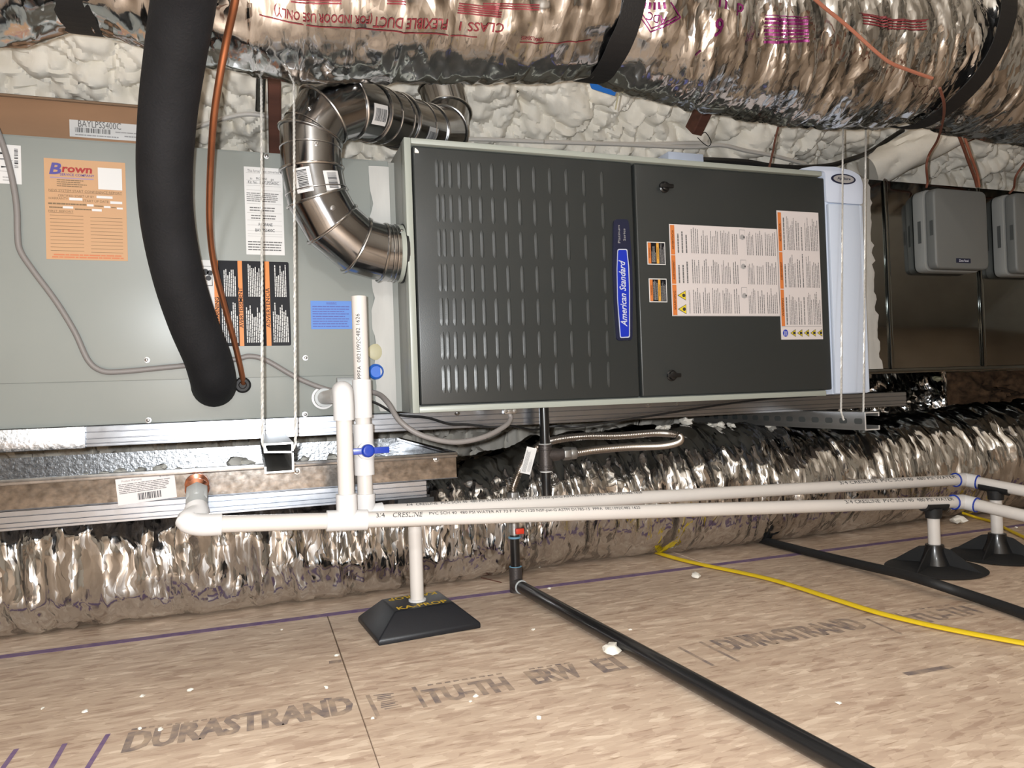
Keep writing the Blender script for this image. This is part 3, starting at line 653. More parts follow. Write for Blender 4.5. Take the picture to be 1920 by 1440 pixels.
# ================================================================== PLENUM + ZONE PANELS
PY, PB, PT = .12, .461, .967
pl = thing('supply_plenum', (2.2, .36, PB), 'dark shiny sheet metal supply plenum with raised seams', 'duct')
G().box((1.131, PY, PB), (3.4, .66, PT)).obj('shell', 'plenum', pl, bevel=.002)
g = G(); rows = []
for i in range(50):
    z = PB+.001+(PT-PB-.002)*i/49; e = 1.272+.016*(1-i/49)+.006*vnoise(i*.6, 5)+.004*vnoise(i*1.7, 15)
    rows.append([(1.131, PY-.004, z), (e-.012, PY-.0045, z), (e, PY-.0005, z)])
g.grid(np.array(rows)[::-1]).obj('mastic_band', 'mastic', pl, smooth=True)
for x in (1.323, 1.66, 2.1): G().box((x-.006, PY-.009, PB), (x+.004, PY, PT-.002)).obj('drive_cleat', 'plenum', pl, bevel=.002)
G().box((1.135, PY-.004, PB-.012), (3.4, PY+.02, PB)).obj('bottom_flange', 'plenum', pl, bevel=.001)
screw(pl, at(1659, 339, Y=PY), r=.004)
zy = PY-.066
def zone_panel(x0, x1, z0, z1, label):
    t_ = thing('zone_panel', ((x0+x1)/2, PY, z0), label, 'control box')
    o2 = [(x0, z0), (x1, z0), (x1, z1), (x0, z1)]
    G().prism(rpoly(o2, .022), (0, PY-.001, 0), (1, 0, 0), (0, 0, 1), (0, -1, 0), .034).obj('base', 'zone_light', t_, bevel=.003)
    o3 = [(x0+.004, z0+.003), (x1-.004, z0+.003), (x1-.004, z1-.003), (x0+.004, z1-.003)]
    cv = G().prism(rpoly(o3, .020), (0, PY-.036, 0), (1, 0, 0), (0, 0, 1), (0, -1, 0), .030).obj('cover', 'zone_grey', t_, bevel=.006, segs=3)
    G().box((x0-.0006, PY-.026, z0+.35*(z1-z0)), (x0+.001, PY-.016, z0+.62*(z1-z0))).obj('side_slot', 'zone_slot', t_)
    G().box((x0+.0034, PY-.06, z0+.42*(z1-z0)), (x0+.005, PY-.05, z0+.60*(z1-z0))).obj('side_slot', 'zone_slot', t_)
    q = Label('name_plate', cv, .052, .0125, 0, 'navy', o=((x0+x1)/2-.026, zy, z0+.019))
    q.text('Zone Panel', .5, .5, .0062, 'silver', 2, .034, bold=.02); q.done()
a, b = at(1748, 349, Y=zy), at(1858, 508, Y=zy)
zone_panel(a[0], b[0], b[2], a[2], 'grey plastic zone control box with brown wire entering its top left corner')
a2, b2 = at(1899, 358, Y=zy), at(2010, 515, Y=zy)
zone_panel(a2[0], a2[0]+(b[0]-a[0]), b2[2]-.002, a2[2], 'second grey plastic zone control box further along the plenum')

# ================================================================== RAILS, STRUTS, PAN
def ridged(name, x0, x1, z0, z1, Y, dep, label):
    t_ = thing(name, ((x0+x1)/2, Y+dep/2, z0), label, 'rail')
    prof = [(0, 0)]; h = z1-z0
    for a_, b_ in ((0, .16), (.16, .40), (.40, .72), (.72, 1)):
        prof += [(0, h*a_+.0003), (-.0030, h*a_+.0010), (-.0030, h*b_-.0010), (0, h*b_-.0003)]
    prof += [(0, h), (dep, h), (dep, h-.003), (.003, h-.003), (.003, .003), (dep, .003), (dep, 0)]
    g = G(); pr_ = np.array(prof); k = len(pr_)
    va = np.column_stack([np.full(k, x0), Y+pr_[:, 0], z0+pr_[:, 1]]); vb = va.copy(); vb[:, 0] = x1
    g.add(np.vstack([va, vb]), [((i+1) % k, i, k+i, k+(i+1) % k) for i in range(k)]+[tuple(range(k)), tuple(range(2*k-1, k-1, -1))])
    g.obj('channel', 'galv_rail', t_); return t_
RY = CY-.012
ur = ridged('support_rail', -1.0, 1.345, .362, .3985, RY, .045, 'long ridged metal rail carrying the grey cabinets')
sx = at(160, 820, Y=RY-.006)[0]
G().box((-1.0, RY-.008, .360), (sx, RY-.0045, .399)).obj('splice_plate', 'galv_spangle', ur, bevel=.001, label='spangled galvanised splice plate')
PFY = -.05
rim = at(857, 843, Y=PFY)[2]-.004; pb_ = .277
px1 = at(857, 870, Y=PFY)[0]
lr = ridged('support_rail', -1.0, at(800, 920, Y=PFY)[0], .2435, .2745, PFY+.004, .045, 'shorter ridged metal rail right beneath the drain pan')
pan = thing('drain_pan', (-.45, .25, pb_), 'shallow galvanised overflow pan below the coil cabinet', 'drain pan')
G().box((-1.0, PFY, pb_-.0015), (px1, .52, pb_)).obj('pan_bottom', 'pan_inside', pan)
G().box((-1.0, PFY, pb_), (px1, PFY+.0015, rim)).obj('front_wall', 'pan_metal', pan)
G().box((-1.0, PFY-.004, rim-.010), (px1+.001, PFY+.006, rim)).obj('rim', 'galv', pan, bevel=.002)
G().box((px1-.0015, PFY, pb_), (px1, .52, rim)).obj('end_wall', 'galv_spangle', pan)
G().box((px1-.008, PFY, rim-.008), (px1+.002, .52, rim)).obj('rim', 'galv', pan, bevel=.002)
G().box((-1.0, .5185, pb_), (px1, .52, rim)).obj('back_wall', 'galv_spangle', pan)
for px in ((818, 861), (557, 884)): screw(pan, at(*px, Y=PFY), r=.0035)
a, b, c_ = at(222, 948, Y=PFY-.0005), at(330, 932, Y=PFY-.0005), at(212, 904, Y=PFY-.0005)
ux = nrm(b-a); uz = nrm(V(-ux[2], 0, ux[0])); q = Label('warranty_label', pan, np.linalg.norm(b-a)*1.02, .043, 0, 'paper_pink', o=a, ux=ux, uz=uz)
q.text('Product Warranty', .27, .88, .0045, 'print_grey', 2, q.w*.34).lines(.04, .40, .93, .80, 6, 'print_grey', 2, .4, .12, 31).bars(.34, .10, .74, .36, seed=8, n=20).text('4P-W6504', .84, .90, .004, 'print_grey', 2, q.w*.2).done()
# foam crumbs lying in the pan
def blob(name, c, r, m, parent=None, seed=0, sq=.6):
    bm = bmesh.new(); bmesh.ops.create_icosphere(bm, subdivisions=2, radius=1); rn_ = np.random.default_rng(seed); of = rn_.random(3)*50
    v = np.array([q.co[:] for q in bm.verts]); f = [tuple(x.index for x in y.verts) for y in bm.faces]; bm.free()
    d = 1+.45*vnoise(v[:, 0]*1.7+of[0], v[:, 1]*1.7+v[:, 2]*1.3+of[1])+.2*vnoise(v[:, 0]*4+of[2], v[:, 2]*4)
    v = v*d[:, None]*r*[1, 1, sq]; v[:, 2] -= v[:, 2].min(); return G().add(v+np.asarray(c), f).obj(name, m, parent, smooth=True)
for i, (x, y, r) in enumerate(((195, 850, .010), (225, 848, .012), (262, 845, .010), (298, 840, .016), (335, 852, .008), (440, 845, .022), (460, 835, .018), (370, 855, .007), (570, 842, .013), (625, 850, .016), (193, 871, .007), (80, 850, .006), (160, 842, .007))):
    p = at(x, y, Z=pb_+.002)
    if p[1] > .49: p = at(x, y, Y=.47); p[2] = pb_
    p[2] = pb_
    tag(blob('foam_crumb', p, r, 'foam_bit', None, i+3), 'pale spray foam crumb lying in the drain pan', 'foam', 'foam crumbs in the drain pan')
p = at(101, 868, Z=pb_+.004); g = G().tube([p-V(.013, -.006, 0), p+V(.013, -.006, 0)], .0018, 6); tag(g.obj('wood_splinter', 'cable_black'), 'thin black splinter lying in the drain pan', 'splinter')

def strut(name, X, y0, y1, z0, w_, h_, label, holes=False):
    t_ = thing(name, (X, (y0+y1)/2, z0), label, 'channel')
    hw = w_/2; th = .0026; lip = .010
    if not holes:
        k_ = .014; parts_ = [[(-hw, h_-th), (hw, h_-th), (hw, h_), (-hw, h_)], [(-hw, h_-k_), (hw, h_-k_-.002), (hw, h_-k_+.0006), (-hw, h_-k_+.0026)], [(-hw, h_-k_+.002), (-hw+th, h_-k_+.002), (-hw+th, h_-th), (-hw, h_-th)], [(hw-th, th), (hw, th), (hw, h_-th), (hw-th, h_-th)], [(-hw, 0), (hw, 0), (hw, th), (-hw, th)], [(-hw, th), (-hw+th, th), (-hw+th, lip), (-hw, lip)]]
        g = G(); e = G()
        for q in parts_: g.prism(q, (X, y0+.0012, z0), (1, 0, 0), (0, 0, 1), (0, 1, 0), y1-y0); e.prism(q, (X, y0, z0), (1, 0, 0), (0, 0, 1), (0, 1, 0), .0012)
        b_ = g.obj('channel', 'strut', t_); e.obj('cut_end', 'strut_cut', t_); return t_, b_
    pr_ = [(hw, 0), (hw, h_), (-hw, h_), (-hw, h_-lip), (-hw+th, h_-lip), (-hw+th, h_-th), (hw-th, h_-th), (hw-th, th), (-hw+th, th), (-hw+th, lip), (-hw, lip), (-hw, 0)]
    if holes: pr_ = [(-x, z) for x, z in pr_][::-1]
    pr_ = np.array(pr_)
    g = G(); g.prism(pr_, (X, y0+.0012, z0), (1, 0, 0), (0, 0, 1), (0, 1, 0), y1-y0)
    bdy = g.obj('channel', 'strut', t_)
    G().prism(pr_, (X, y0, z0), (1, 0, 0), (0, 0, 1), (0, 1, 0), .0012).obj('cut_end', 'strut_cut', t_)
    return t_, bdy
c1 = at(523, 852, Y=-.25)
strut('hanging_channel', c1[0], -.25, .48, rim+.001, .042, RY and (.3615-rim-.002)+.010, 'steel hanger channel with bright cut end above the drain pan', False)[0]
c2 = at(1628, 790, Y=-.09)
s2, b2_ = strut('hanging_channel', c2[0]+.012, -.09, .60, .3605-.0413, .042, .0413, 'slotted steel hanger channel below the furnace outlet end', True)
for i in range(14):
    y = -.07+i*.046; slot = rpoly([(y-.012, -.0065), (y+.012, -.0065), (y+.012, .0065), (y-.012, .0065)], .006)
    G().prism(slot, (c2[0]+.012-.0212, 0, .3605-.0206), (0, 1, 0), (0, 0, 1), (-1, 0, 0), .0004).obj('slot', 'zone_slot', b2_)
# wire rope hangers (three strands twisted round each other)
def rope(P, label, r=.0020):
    P = [np.array(p) for p in P]; L_ = sum(np.linalg.norm(P[i+1]-P[i]) for i in range(len(P)-1))
    Pt = np.vstack([np.linspace(P[i], P[i+1], max(6, int(np.linalg.norm(P[i+1]-P[i])/.0038)), endpoint=(i == len(P)-2)) for i in range(len(P)-1)])
    g = G(); ln = np.cumsum(np.r_[0, np.linalg.norm(np.diff(Pt, axis=0), axis=1)])
    d = nrm(P[1]-P[0]); u = nrm(np.cross(d, V(0, 1, 0))); v = np.cross(d, u)
    for k in range(3):
        a = ln/.0022*.55+k*2.094; g.tube(Pt+(np.cos(a)[:, None]*u+np.sin(a)[:, None]*v)*r*.55, r*.62, 5)
    tag(g.obj('hanger_cable', 'steel_cable', smooth=True), label, 'cable', 'wire rope hangers')
for px, lab in (
        (((489, 60, .02), (490, 160, -.075), (492, 832, -.235), (500, 846, -.235)), 'wire rope hanger looped at the channel above the drain pan, beside the white label'),
        (((550, 60, .02), (551, 160, -.075), (554, 832, -.235), (547, 848, -.235)), 'wire rope hanger looped at the channel above the drain pan, beside the flue pipe'),
        (((1581, 120, .055), (1580, 300, -.014), (1577, 772, -.075), (1582, 788, -.078)), 'wire rope hanger in front of the white air cleaner entering a channel slot'),
        (((1624, 120, .055), (1623, 300, -.014), (1619, 768, -.07), (1618, 774, -.07)), 'wire rope hanger at the edge of the white air cleaner')):
    rope([at(x, y, Y=q) for x, y, q in px], lab)

# ================================================================== FLUE PIPE
FR = .055
FP = path((757, 476, .047), (716, 474, .045), (668, 460, .036), (622, 420, .022), (595, 372, .012), (584, 318, .008), (582, 255, .008), (606, 216, .010), (655, 203, .025), (692, 211, .06), (745, 227, .14), (800, 243, .25), (834, 243, .34), (840, 213, .385), (827, 165, .39))
FP.append(FP[-1]+V(0, .0, .22))
ft = thing('flue_pipe', FP[0], 'bright galvanised flue pipe with gored elbows leaving the furnace end', 'pipe')
for i in range(len(FP)-1):
    # section between two mitres
    g = G(); full = G(); full.tube(FP, FR, 32)
    vs_ = np.vstack(full.v)[i*32:(i+2)*32]
    g.add(vs_, [(j, (j+1) % 32, 32+(j+1) % 32, 32+j) for j in range(32)]); g.obj('pipe_section', 'flue', ft, smooth=True)
full = G(); full.tube(FP, FR, 32); VV = np.vstack(full.v).reshape(-1, 32, 3)
for i in range(1, len(FP)-1):
    c = VV[i].mean(0); ring = np.vstack([c+(VV[i]-c)*1.03, c+(VV[i][:1]-c)*1.03]); g = G(); g.tube(ring, .0026, 8, cap=False); g.obj('seam_ring', 'flue_seam', ft, smooth=True)
def hoop(p, ax, r, m, parent, name, th=.002):
    u = nrm(np.cross(ax, V(0, 0, 1) if abs(ax[2]) < .9 else V(1, 0, 0))); v = np.cross(ax, u); a = np.linspace(0, 2*np.pi, 33)
    return G().tube([p+r*(math.cos(q)*u+math.sin(q)*v) for q in a], th, 6, cap=False).obj(name, m, parent, smooth=True)
ax = nrm(FP[1]-FP[0]); hoop(FP[0]+ax*.004, ax, FR+.001, 'rubber', ft, 'gasket', .003); hoop(FP[0]+ax*.022, ax, FR+.001, 'flue_seam', ft, 'crimp'); hoop(FP[0]+ax*.060*.5, ax, FR, 'flue_seam', ft, 'crimp')
for i, fr_ in ((5, .6), (6, .15), (9, .35), (9, .8), (10, .55), (4, .25)):
    hoop(FP[i]+(FP[i+1]-FP[i])*fr_, nrm(FP[i+1]-FP[i]), FR+.0006, 'flue_seam', ft, 'crimp', .0016)
for px, Y in ((748, 440, ), .02), ((748, 520), .02): pass
for i, fr_, an in ((0, .3, .9), (5, .5, .2), (6, .5, -.5), (3, .5, .3)):
    p = FP[i]+(FP[i+1]-FP[i])*fr_; axx = nrm(FP[i+1]-FP[i]); tc_ = CAM-p; u = nrm(tc_-axx*(tc_@axx)); v = np.cross(axx, u); n = math.cos(an)*u+math.sin(an)*v
    screw(ft, p+n*FR, n, .003)
def flue_sticker(i, t0, t1, a0, a1, seed):
    g = G(); cyl_patch(g, FP[i], FP[i+1], t0, t1, FR+.0008, a0, a1); s_ = g.obj('sticker', 'paper', ft); h = G(); rn_ = random.Random(seed); t = .12
    while t < .9:
        q = t+rn_.choice((.015, .025, .04)); cyl_patch(h, FP[i], FP[i+1], t0+(t1-t0)*t, t0+(t1-t0)*min(q, .92), FR+.0014, a0+(a1-a0)*.2, a0+(a1-a0)*.8); t = q+rn_.choice((.02, .03))
    h.obj('printing', 'print_black', s_)['kind'] = 'stuff'
flue_sticker(4, .10, .92, -.62, -.05, 2); flue_sticker(4, .05, .72, .35, .95, 5); flue_sticker(8, .15, .85, -.35, .35, 9); flue_sticker(10, .30, .62, -.15, .65, 12)

# ================================================================== REFRIGERANT LINES
su = thing('suction_line', at(400, 722, Y=CY), 'thick black foam insulated suction line curving down to the coil cabinet', 'pipe')
P = path((352, -75, -.40), (344, 5, -.335), (328, 110, -.27), (315, 210, -.21), (309, 320, -.155), (315, 420, -.10), (335, 520, -.05), (362, 605, -.005), (388, 668, .035), (399, 706, .065)); P.append(at(401, 722, Y=.10)); P.append(at(401, 722, Y=.113))
G().tube(spline(P, 7), .0405, 28).obj('insulation', 'insul_black', su, smooth=True)
li = thing('liquid_line', at(456, 722, Y=CY), 'thin bare copper liquid line beside the black insulated line', 'pipe')
P = path((447, -60, -.37), (441, 0, -.34), (425, 75, -.29), (411, 150, -.25), (400, 230, -.20), (394, 330, -.13), (393, 420, -.07), (401, 495, -.02), (420, 570, .025), (439, 640, .065), (451, 690, .09), (456, 716, .106), (457, 722, .115))
G().tube(spline(P, 6), .0054, 14).obj('tube', 'copper', li, smooth=True)
G().lathe([(.0155, 0), (.0155, .004), (.012, .0075), (.0075, .0075), (.006, .002)], at(455, 722, Y=CY-.003), (0, -1, 0), 22).obj('grommet', 'rubber', li, smooth=True)

# ================================================================== CABLES ON THE CABINETS
P = path((-30, 190, CY-.009), (2, 262, CY-.009), (20, 322, CY-.009), (31, 385, CY-.009), (33, 440, CY-.009), (38, 470, CY-.009), (62, 507, CY-.009), (105, 565, CY-.009), (140, 622, CY-.009), (165, 675, CY-.009), (190, 695, CY-.009), (225, 697, CY-.009), (300, 690, CY-.009), (360, 684, CY-.009), (440, 674, CY-.009), (468, 668, CY-.009), (500, 676, CY-.009), (560, 710, CY-.009), (620, 732, CY-.012), (665, 735, .06), (705, 737, .04), (727, 755, .0), (750, 790, -.03), (790, 816, -.04), (850, 829, -.04), (905, 820, -.03), (945, 800, -.01), (957, 786, .006), (957, 776, .01))
P[-1] = V(P[-2][0], .010, ZB-.009)
tag(G().tube(spline(P, 6), .0052, 10, ref=(0, 1, 0)).obj('control_cable', 'cable_grey', smooth=True), 'flat grey control cable draped across the pale coil cabinet', 'cable')
WY = .06
P = path((640, 735, .075), (703, 755, WY), (745, 777, WY), (800, 783, WY), (842, 795, WY), (875, 796, WY), (920, 801, WY), (960, 799, WY), (1000, 806, WY+.03), (1040, 799, WY+.03), (1080, 800, WY), (1160, 789, WY), (1250, 775, WY), (1345, 760, WY), (1440, 748, WY), (1530, 742, WY))
tag(G().tube(spline(P, 6), .0026, 8).obj('low_voltage_wire', 'cable_black', smooth=True), 'thin black wire sagging below the furnace door', 'wire')

# ================================================================== PVC DRAINS
PR = .01335
fa, fb = at(372, 984, Y=-.16), at(1806, 941, Y=-.135)
fl_ = thing('drain_line', (fa[0], fa[1], fa[2]-.02), 'cream plastic drain line with tee and tall riser, held by the front pipe stand', 'pipe')
fc_ = at(1960, 976, Y=-.30)
def pline(p0, p1, parent, r=PR, m='pvc', name='pipe'): return G().tube([p0, p1], r, 24).obj(name, m, parent, smooth=True)
pline(fa, fb, fl_); pline(fb, fc_, fl_)
# elbow out of the pan: copper stub, grey adapter, white elbow
e0, e1, e2 = at(369, 905, Y=PFY-.002), at(370, 922, Y=-.085), at(368, 955, Y=-.13)
G().lathe([(.016, 0), (.019, .004), (.019, .007), (.013, .011), (.013, .018), (.018, .020), (.019, .025), (.014, .03)], e0, nrm(e1-e0), 24).obj('copper_fitting', 'copper_bright', fl_, smooth=True)
G().tube([e1-nrm(e1-e0)*.004, e1+(e2-e1)*.6], .0185, 6).obj('adapter_nut', 'pvc_grey', fl_, bevel=.002)
G().tube([e1+(e2-e1)*.35, e2], .0165, 20).obj('adapter', 'pvc_grey', fl_, smooth=True)
fd = nrm(fb-fa); el_ = spline([e2-(fa-e2)*.1, e2+(fa-e2)*.35, fa-fd*.014+V(0, 0, .006), fa+fd*.004, fa+fd*.034], 6)
G().tube(el_, .0175, 24).obj('elbow', 'pvc_white', fl_, smooth=True)
# tee and riser
def on(p0, p1, px):   # point of segment p0-p1 whose image x is px
    lo, hi = 0., 1.
    for _ in range(40):
        m_ = (lo+hi)/2; d = p0+(p1-p0)*m_-CAM; x = 960+F_PX*(d@CR)/(d@CF)
        if x < px: lo = m_
        else: hi = m_
    return p0+(p1-p0)*lo
ta, tb, tm = on(fa, fb, 612), on(fa, fb, 688), on(fa, fb, 651)
g = G().tube([ta, tb], .0172, 28); g.tube([tm, tm+V(0, 0, .044)], .0172, 28); g.obj('tee', 'pvc_white', fl_, smooth=True)
rt = V(tm[0], tm[1], at(653, 740, Y=tm[1])[2])
pline(tm+V(0, 0, .04), rt, fl_, name='riser')
pb2 = at(606, 757, Y=CY-.002); pb2[2] = rt[2]-.004
q_ = [rt-V(0, 0, .042), rt-V(0, 0, .012), rt+nrm(pb2-rt)*.008+V(0, 0, .006), rt+nrm(pb2-rt)*.036]
G().tube(spline(q_, 7), .0172, 24).obj('elbow', 'pvc_white', fl_, smooth=True)
pline(rt+nrm(pb2-rt)*.03, pb2, fl_, name='coil_stub')
G().tube([pb2-nrm(pb2-rt)*.022, pb2-nrm(pb2-rt)*.004], .0185, 24).obj('coil_coupling', 'pvc_grey', fl_, smooth=True)
G().tube([pb2-nrm(pb2-rt)*.004, pb2+V(0, .004, 0)], .0225, 24).obj('coil_flange', 'pvc_white', fl_, smooth=True)
# blue-primed elbow near the stands
for nm, m_, r_, s0, s1 in (('elbow', 'pvc_white', .0168, .030, .030),):
    d0, d1 = nrm(fb-fa), nrm(fc_-fb); G().tube(spline([fb-d0*s0, fb-d0*.012, fb, fb+d1*.012, fb+d1*s1], 4), r_, 24).obj(nm, m_, fl_, smooth=True)
    hoop(fb-d0*s0, d0, .0158, 'blue_plastic', fl_, 'primer_ring', .0018); hoop(fb+d1*s1, d1, .0158, 'blue_plastic', fl_, 'primer_ring', .0018)
STAMP = '3/4  CRESLINE  PVC SCH 40  480 PSI WATER AT 73 F  PVC 1120 NSF-pw-G ASTM D1785-15  PPFA  0821092C482 '
g = G(); ps = on(fa, fb, 703); dd = np.linalg.norm(ps-fa)
cyl_text(g, '3/4', fa, fb, dd, PR, .55, .0085); p_ = np.linalg.norm(on(fa, fb, 734)-fa); cyl_text(g, 'CRESLINE', fa, fb, p_, PR, .55, .0095, .052, shear=.3)
p_ = np.linalg.norm(on(fa, fb, 802)-fa); e_ = np.linalg.norm(on(fa, fb, 1195)-fa); cyl_text(g, STAMP[15:]+'1625', fa, fb, p_, PR, .55, .0078, e_-p_)
p_ = np.linalg.norm(on(fa, fb, 1578)-fa); cyl_text(g, '3/4 CRESLINE  PVC SCH 40  480 PSI WATER', fa, fb, p_, PR, .6, .0085, np.linalg.norm(on(fa, fb, 1780)-fa)-p_)
g.obj('stamp', 'print_black', fl_)['kind'] = 'stuff'

BY = -.095
ba, bb, bc = at(686, 962, Y=BY), at(1808, 899, Y=-.05), at(1960, 928, Y=-.21)
bl = thing('drain_line', (ba[0], ba[1], ba[2]-.02), 'cream plastic drain line with blue valve handle, running behind the other drain line', 'pipe')
pline(ba, bb, bl); pline(bb, bc, bl)
rtop = V(ba[0], BY, at(683, 556, Y=BY)[2])
def zat(py): return at(684, py, Y=BY)[2]
g = G().tube([V(rtop[0], BY, zat(714)), rtop], PR, 24, cap=False); g.tube([rtop, V(rtop[0], BY, zat(600))], PR*.78, 24, cap=False)
a = np.linspace(0, 2*np.pi, 24, endpoint=False); ro = np.array([(rtop[0]+PR*math.cos(t), BY+PR*math.sin(t), rtop[2]) for t in a]); ri = np.array([(rtop[0]+PR*.78*math.cos(t), BY+PR*.78*math.sin(t), rtop[2]) for t in a])
g.add(np.vstack([ro, ri]), [(i, (i+1) % 24, 24+(i+1) % 24, 24+i) for i in range(24)]); g.obj('cleanout_pipe', 'pvc', bl, smooth=True)
def vcyl(y0, y1, r, m, nm, seg=24): G().tube([V(rtop[0], BY, zat(y1)), V(rtop[0], BY, zat(y0))], r, seg).obj(nm, m, bl, smooth=True)
vcyl(712, 783, .0168, 'pvc_white', 'coupling'); vcyl(783, 796, PR, 'pvc', 'pipe'); vcyl(795, 890, .0176, 'pvc_white', 'valve_body'); vcyl(890, 955, PR, 'pvc', 'pipe')
vc = V(rtop[0], BY, zat(845)); vn = nrm(V(.12, -1, .05))
G().lathe([(.0155, 0), (.0155, .020), (.013, .022)], vc, vn, 24).obj('valve_boss', 'pvc_white', bl, smooth=True)
hdl = G().lathe([(.0115, .021), (.0115, .030), (.009, .033), (.004, .033)], vc, vn, 24); hx = vc+vn*.026
hdl.box((hx[0]-.032, hx[1]-.003, hx[2]-.0055), (hx[0]+.037, hx[1]+.003, hx[2]+.0055)); hdl.obj('valve_handle', 'blue_plastic', bl, bevel=.001)
d0 = nrm(bb-ba); G().tube(spline([V(rtop[0], BY, ba[2]+.034), V(rtop[0], BY, ba[2]+.01), ba+d0*.006-V(0, 0, .001), ba+d0*.03], 6), .0172, 24).obj('elbow', 'pvc_white', bl, smooth=True)
d1 = nrm(bc-bb); G().tube(spline([bb-d0*.03, bb-d0*.012, bb, bb+d1*.012, bb+d1*.03], 4), .0168, 24).obj('elbow', 'pvc_white', bl, smooth=True)
hoop(bb-d0*.03, d0, .0158, 'blue_plastic', bl, 'primer_ring', .0018); hoop(bb+d1*.03, d1, .0158, 'blue_plastic', bl, 'primer_ring', .0018)
g = G(); cyl_text(g, 'PPFA  0821092C482 1626', V(rtop[0], BY, zat(712)), rtop, .002, PR, .25, .0075, zat(592)-zat(712), up=V(-1, 0, 0))
p_ = np.linalg.norm(on(ba, bb, 760)-ba); cyl_text(g, STAMP+'1626', ba, bb, p_, PR, .85, .0085, np.linalg.norm(on(ba, bb, 1200)-ba)-p_)
p_ = np.linalg.norm(on(ba, bb, 1568)-ba); cyl_text(g, '3/4 CRESLINE  PVC SCH 40  480 PSI WATER', ba, bb, p_, PR, .65, .0085, np.linalg.norm(on(ba, bb, 1785)-ba)-p_)
g.obj('stamp', 'print_black', bl)['kind'] = 'stuff'
cc = at(650, 724, Y=.0); G().tube([cc-V(.018, 0, 0), cc+V(.022, 0, 0)], .0165, 22).obj('vent_coupling', 'pvc_grey', bl, smooth=True)
G().tube([cc+V(.022, 0, 0), V(rtop[0], BY, cc[2])], .012, 16).obj('vent_branch', 'pvc', bl, smooth=True)

# ================================================================== PIPE STANDS
cB = (at(710, 1212, Z=0)+at(902, 1178, Z=0))/2; ex = nrm(at(902, 1178, Z=0)-at(710, 1212, Z=0)); ey = V(-ex[1], ex[0], 0); W2 = np.linalg.norm(at(902, 1178, Z=0)-at(710, 1212, Z=0))/2; D2 = .080
cB = cB+ey*D2
st = thing('pipe_stand', cB, 'plastic post standing in a black rubber block with yellow lettering', 'pipe stand')
lv = [(1.0, 0), (1.0, .010), (.58, .046)]; rows = []
for s_, z in lv: rows += [cB+ex*W2*a_*s_+ey*D2*b_*s_+V(0, 0, z) for a_, b_ in ((-1, -1), (1, -1), (1, 1), (-1, 1))]
G().add(rows, [(3, 2, 1, 0), (8, 9, 10, 11)]+[(k*4+i, k*4+(i+1) % 4, k*4+4+(i+1) % 4, k*4+4+i) for k in (0, 1) for i in range(4)]).obj('rubber_base', 'rubber_block', st, bevel=.0025)
for sg in (1, -1):
    p, f, e = text2d('KA-PROP', 0, .02); q = p*[W2*1.0/e[0], .019/e[1]]-[W2*.5, .0095]; o_ = cB-ey*sg*D2*.40+V(0, 0, .0464)
    G().add(o_+q[:, :1]*ex*sg+q[:, 1:]*ey*sg, f).obj('lettering', 'yellow_print', st)
pb3 = cB+V(0, 0, .046); pt3 = V(cB[0], cB[1], at(770, 957, Y=cB[1])[2])
G().tube([pb3, pt3], .0128, 24).obj('post', 'pvc', st, smooth=True); G().lathe([(.0165, 0), (.0165, .003), (.0135, .004)], pb3, (0, 0, 1), 20).obj('post_washer', 'pvc_white', st, smooth=True)
G().lathe([(.0165, 0), (.017, .024)], pt3-V(0, 0, .014), (0, 0, 1), 20).obj('saddle_socket', 'rubber', st, smooth=True)
zt = at(770, 932, Y=cB[1])[2]; g = G(); sa = np.linspace(-1.0, 1.0, 9); 
pr_ = [(.019*math.sin(t), .019*(1-math.cos(t))*.9) for t in sa]; pr_ = pr_+[(x*.82, z+.004) for x, z in pr_[::-1]]
g.prism(pr_, V(cB[0]-.034, cB[1], pt3[2]+.008), (0, 1, 0), (0, 0, 1), (1, 0, 0), .068); g.box((cB[0]-.034, cB[1]-.020, pt3[2]+.008), (cB[0]+.034, cB[1]-.016, zt)); g.box((cB[0]-.034, cB[1]+.016, pt3[2]+.008), (cB[0]+.034, cB[1]+.02, zt)); g.obj('saddle', 'rubber', st)
def cone_stand(c, top, pdir, label):
    t_ = thing('pipe_stand', c, label, 'pipe stand')
    G().lathe([(.100, 0), (.104, .003), (.100, .006), (.06, .010), (.03, .013)], c, (0, 0, 1), 40).obj('round_base', 'rubber', t_, smooth=True)
    G().lathe([(.034, .008), (.027, .024), (.0205, .042), (.019, .056), (.0135, .057)], c, (0, 0, 1), 20).obj('socket', 'iron_black', t_, smooth=True)
    for a_ in (.33, 1.9, 3.47, 5.04):
        d = V(math.cos(a_), math.sin(a_), 0); n = V(-d[1], d[0], 0)
        G().prism([(.014, .006), (.096, .006), (.085, .013), (.055, .034), (.034, .048), (.014, .052)], c-n*.0015, d, (0, 0, 1), n, .003).obj('fin', 'rubber', t_)
    G().tube([c+V(0, 0, .05), V(c[0], c[1], top[2]-.022)], .0128, 22).obj('post', 'pvc', t_, smooth=True)
    G().tube([V(c[0], c[1], top[2]-.034), V(c[0], c[1], top[2]-.012)], [.0165, .0185], 20).obj('saddle_socket', 'rubber', t_, smooth=True)
    n = nrm(np.cross(V(0, 0, 1), pdir)); up = np.cross(pdir, n); out = []
    an = np.linspace(-1.45, 1.45, 13)
    o_ = [(.0185*math.sin(t), -.0185*math.cos(t)) for t in an]; i_ = [(.0142*math.sin(t), -.0142*math.cos(t)) for t in an[::-1]]
    G().prism(o_+i_, top-pdir*.031, n, up, pdir, .062).obj('saddle', 'rubber', t_)
    return t_
def foot(pl_a, pl_b, px): p = on(pl_a, pl_b, px); return V(p[0], p[1], 0), p
c, p = foot(fa, fb, 1749); cone_stand(c, p, nrm(fb-fa), 'finned black stand with short plastic post under the front drain line')
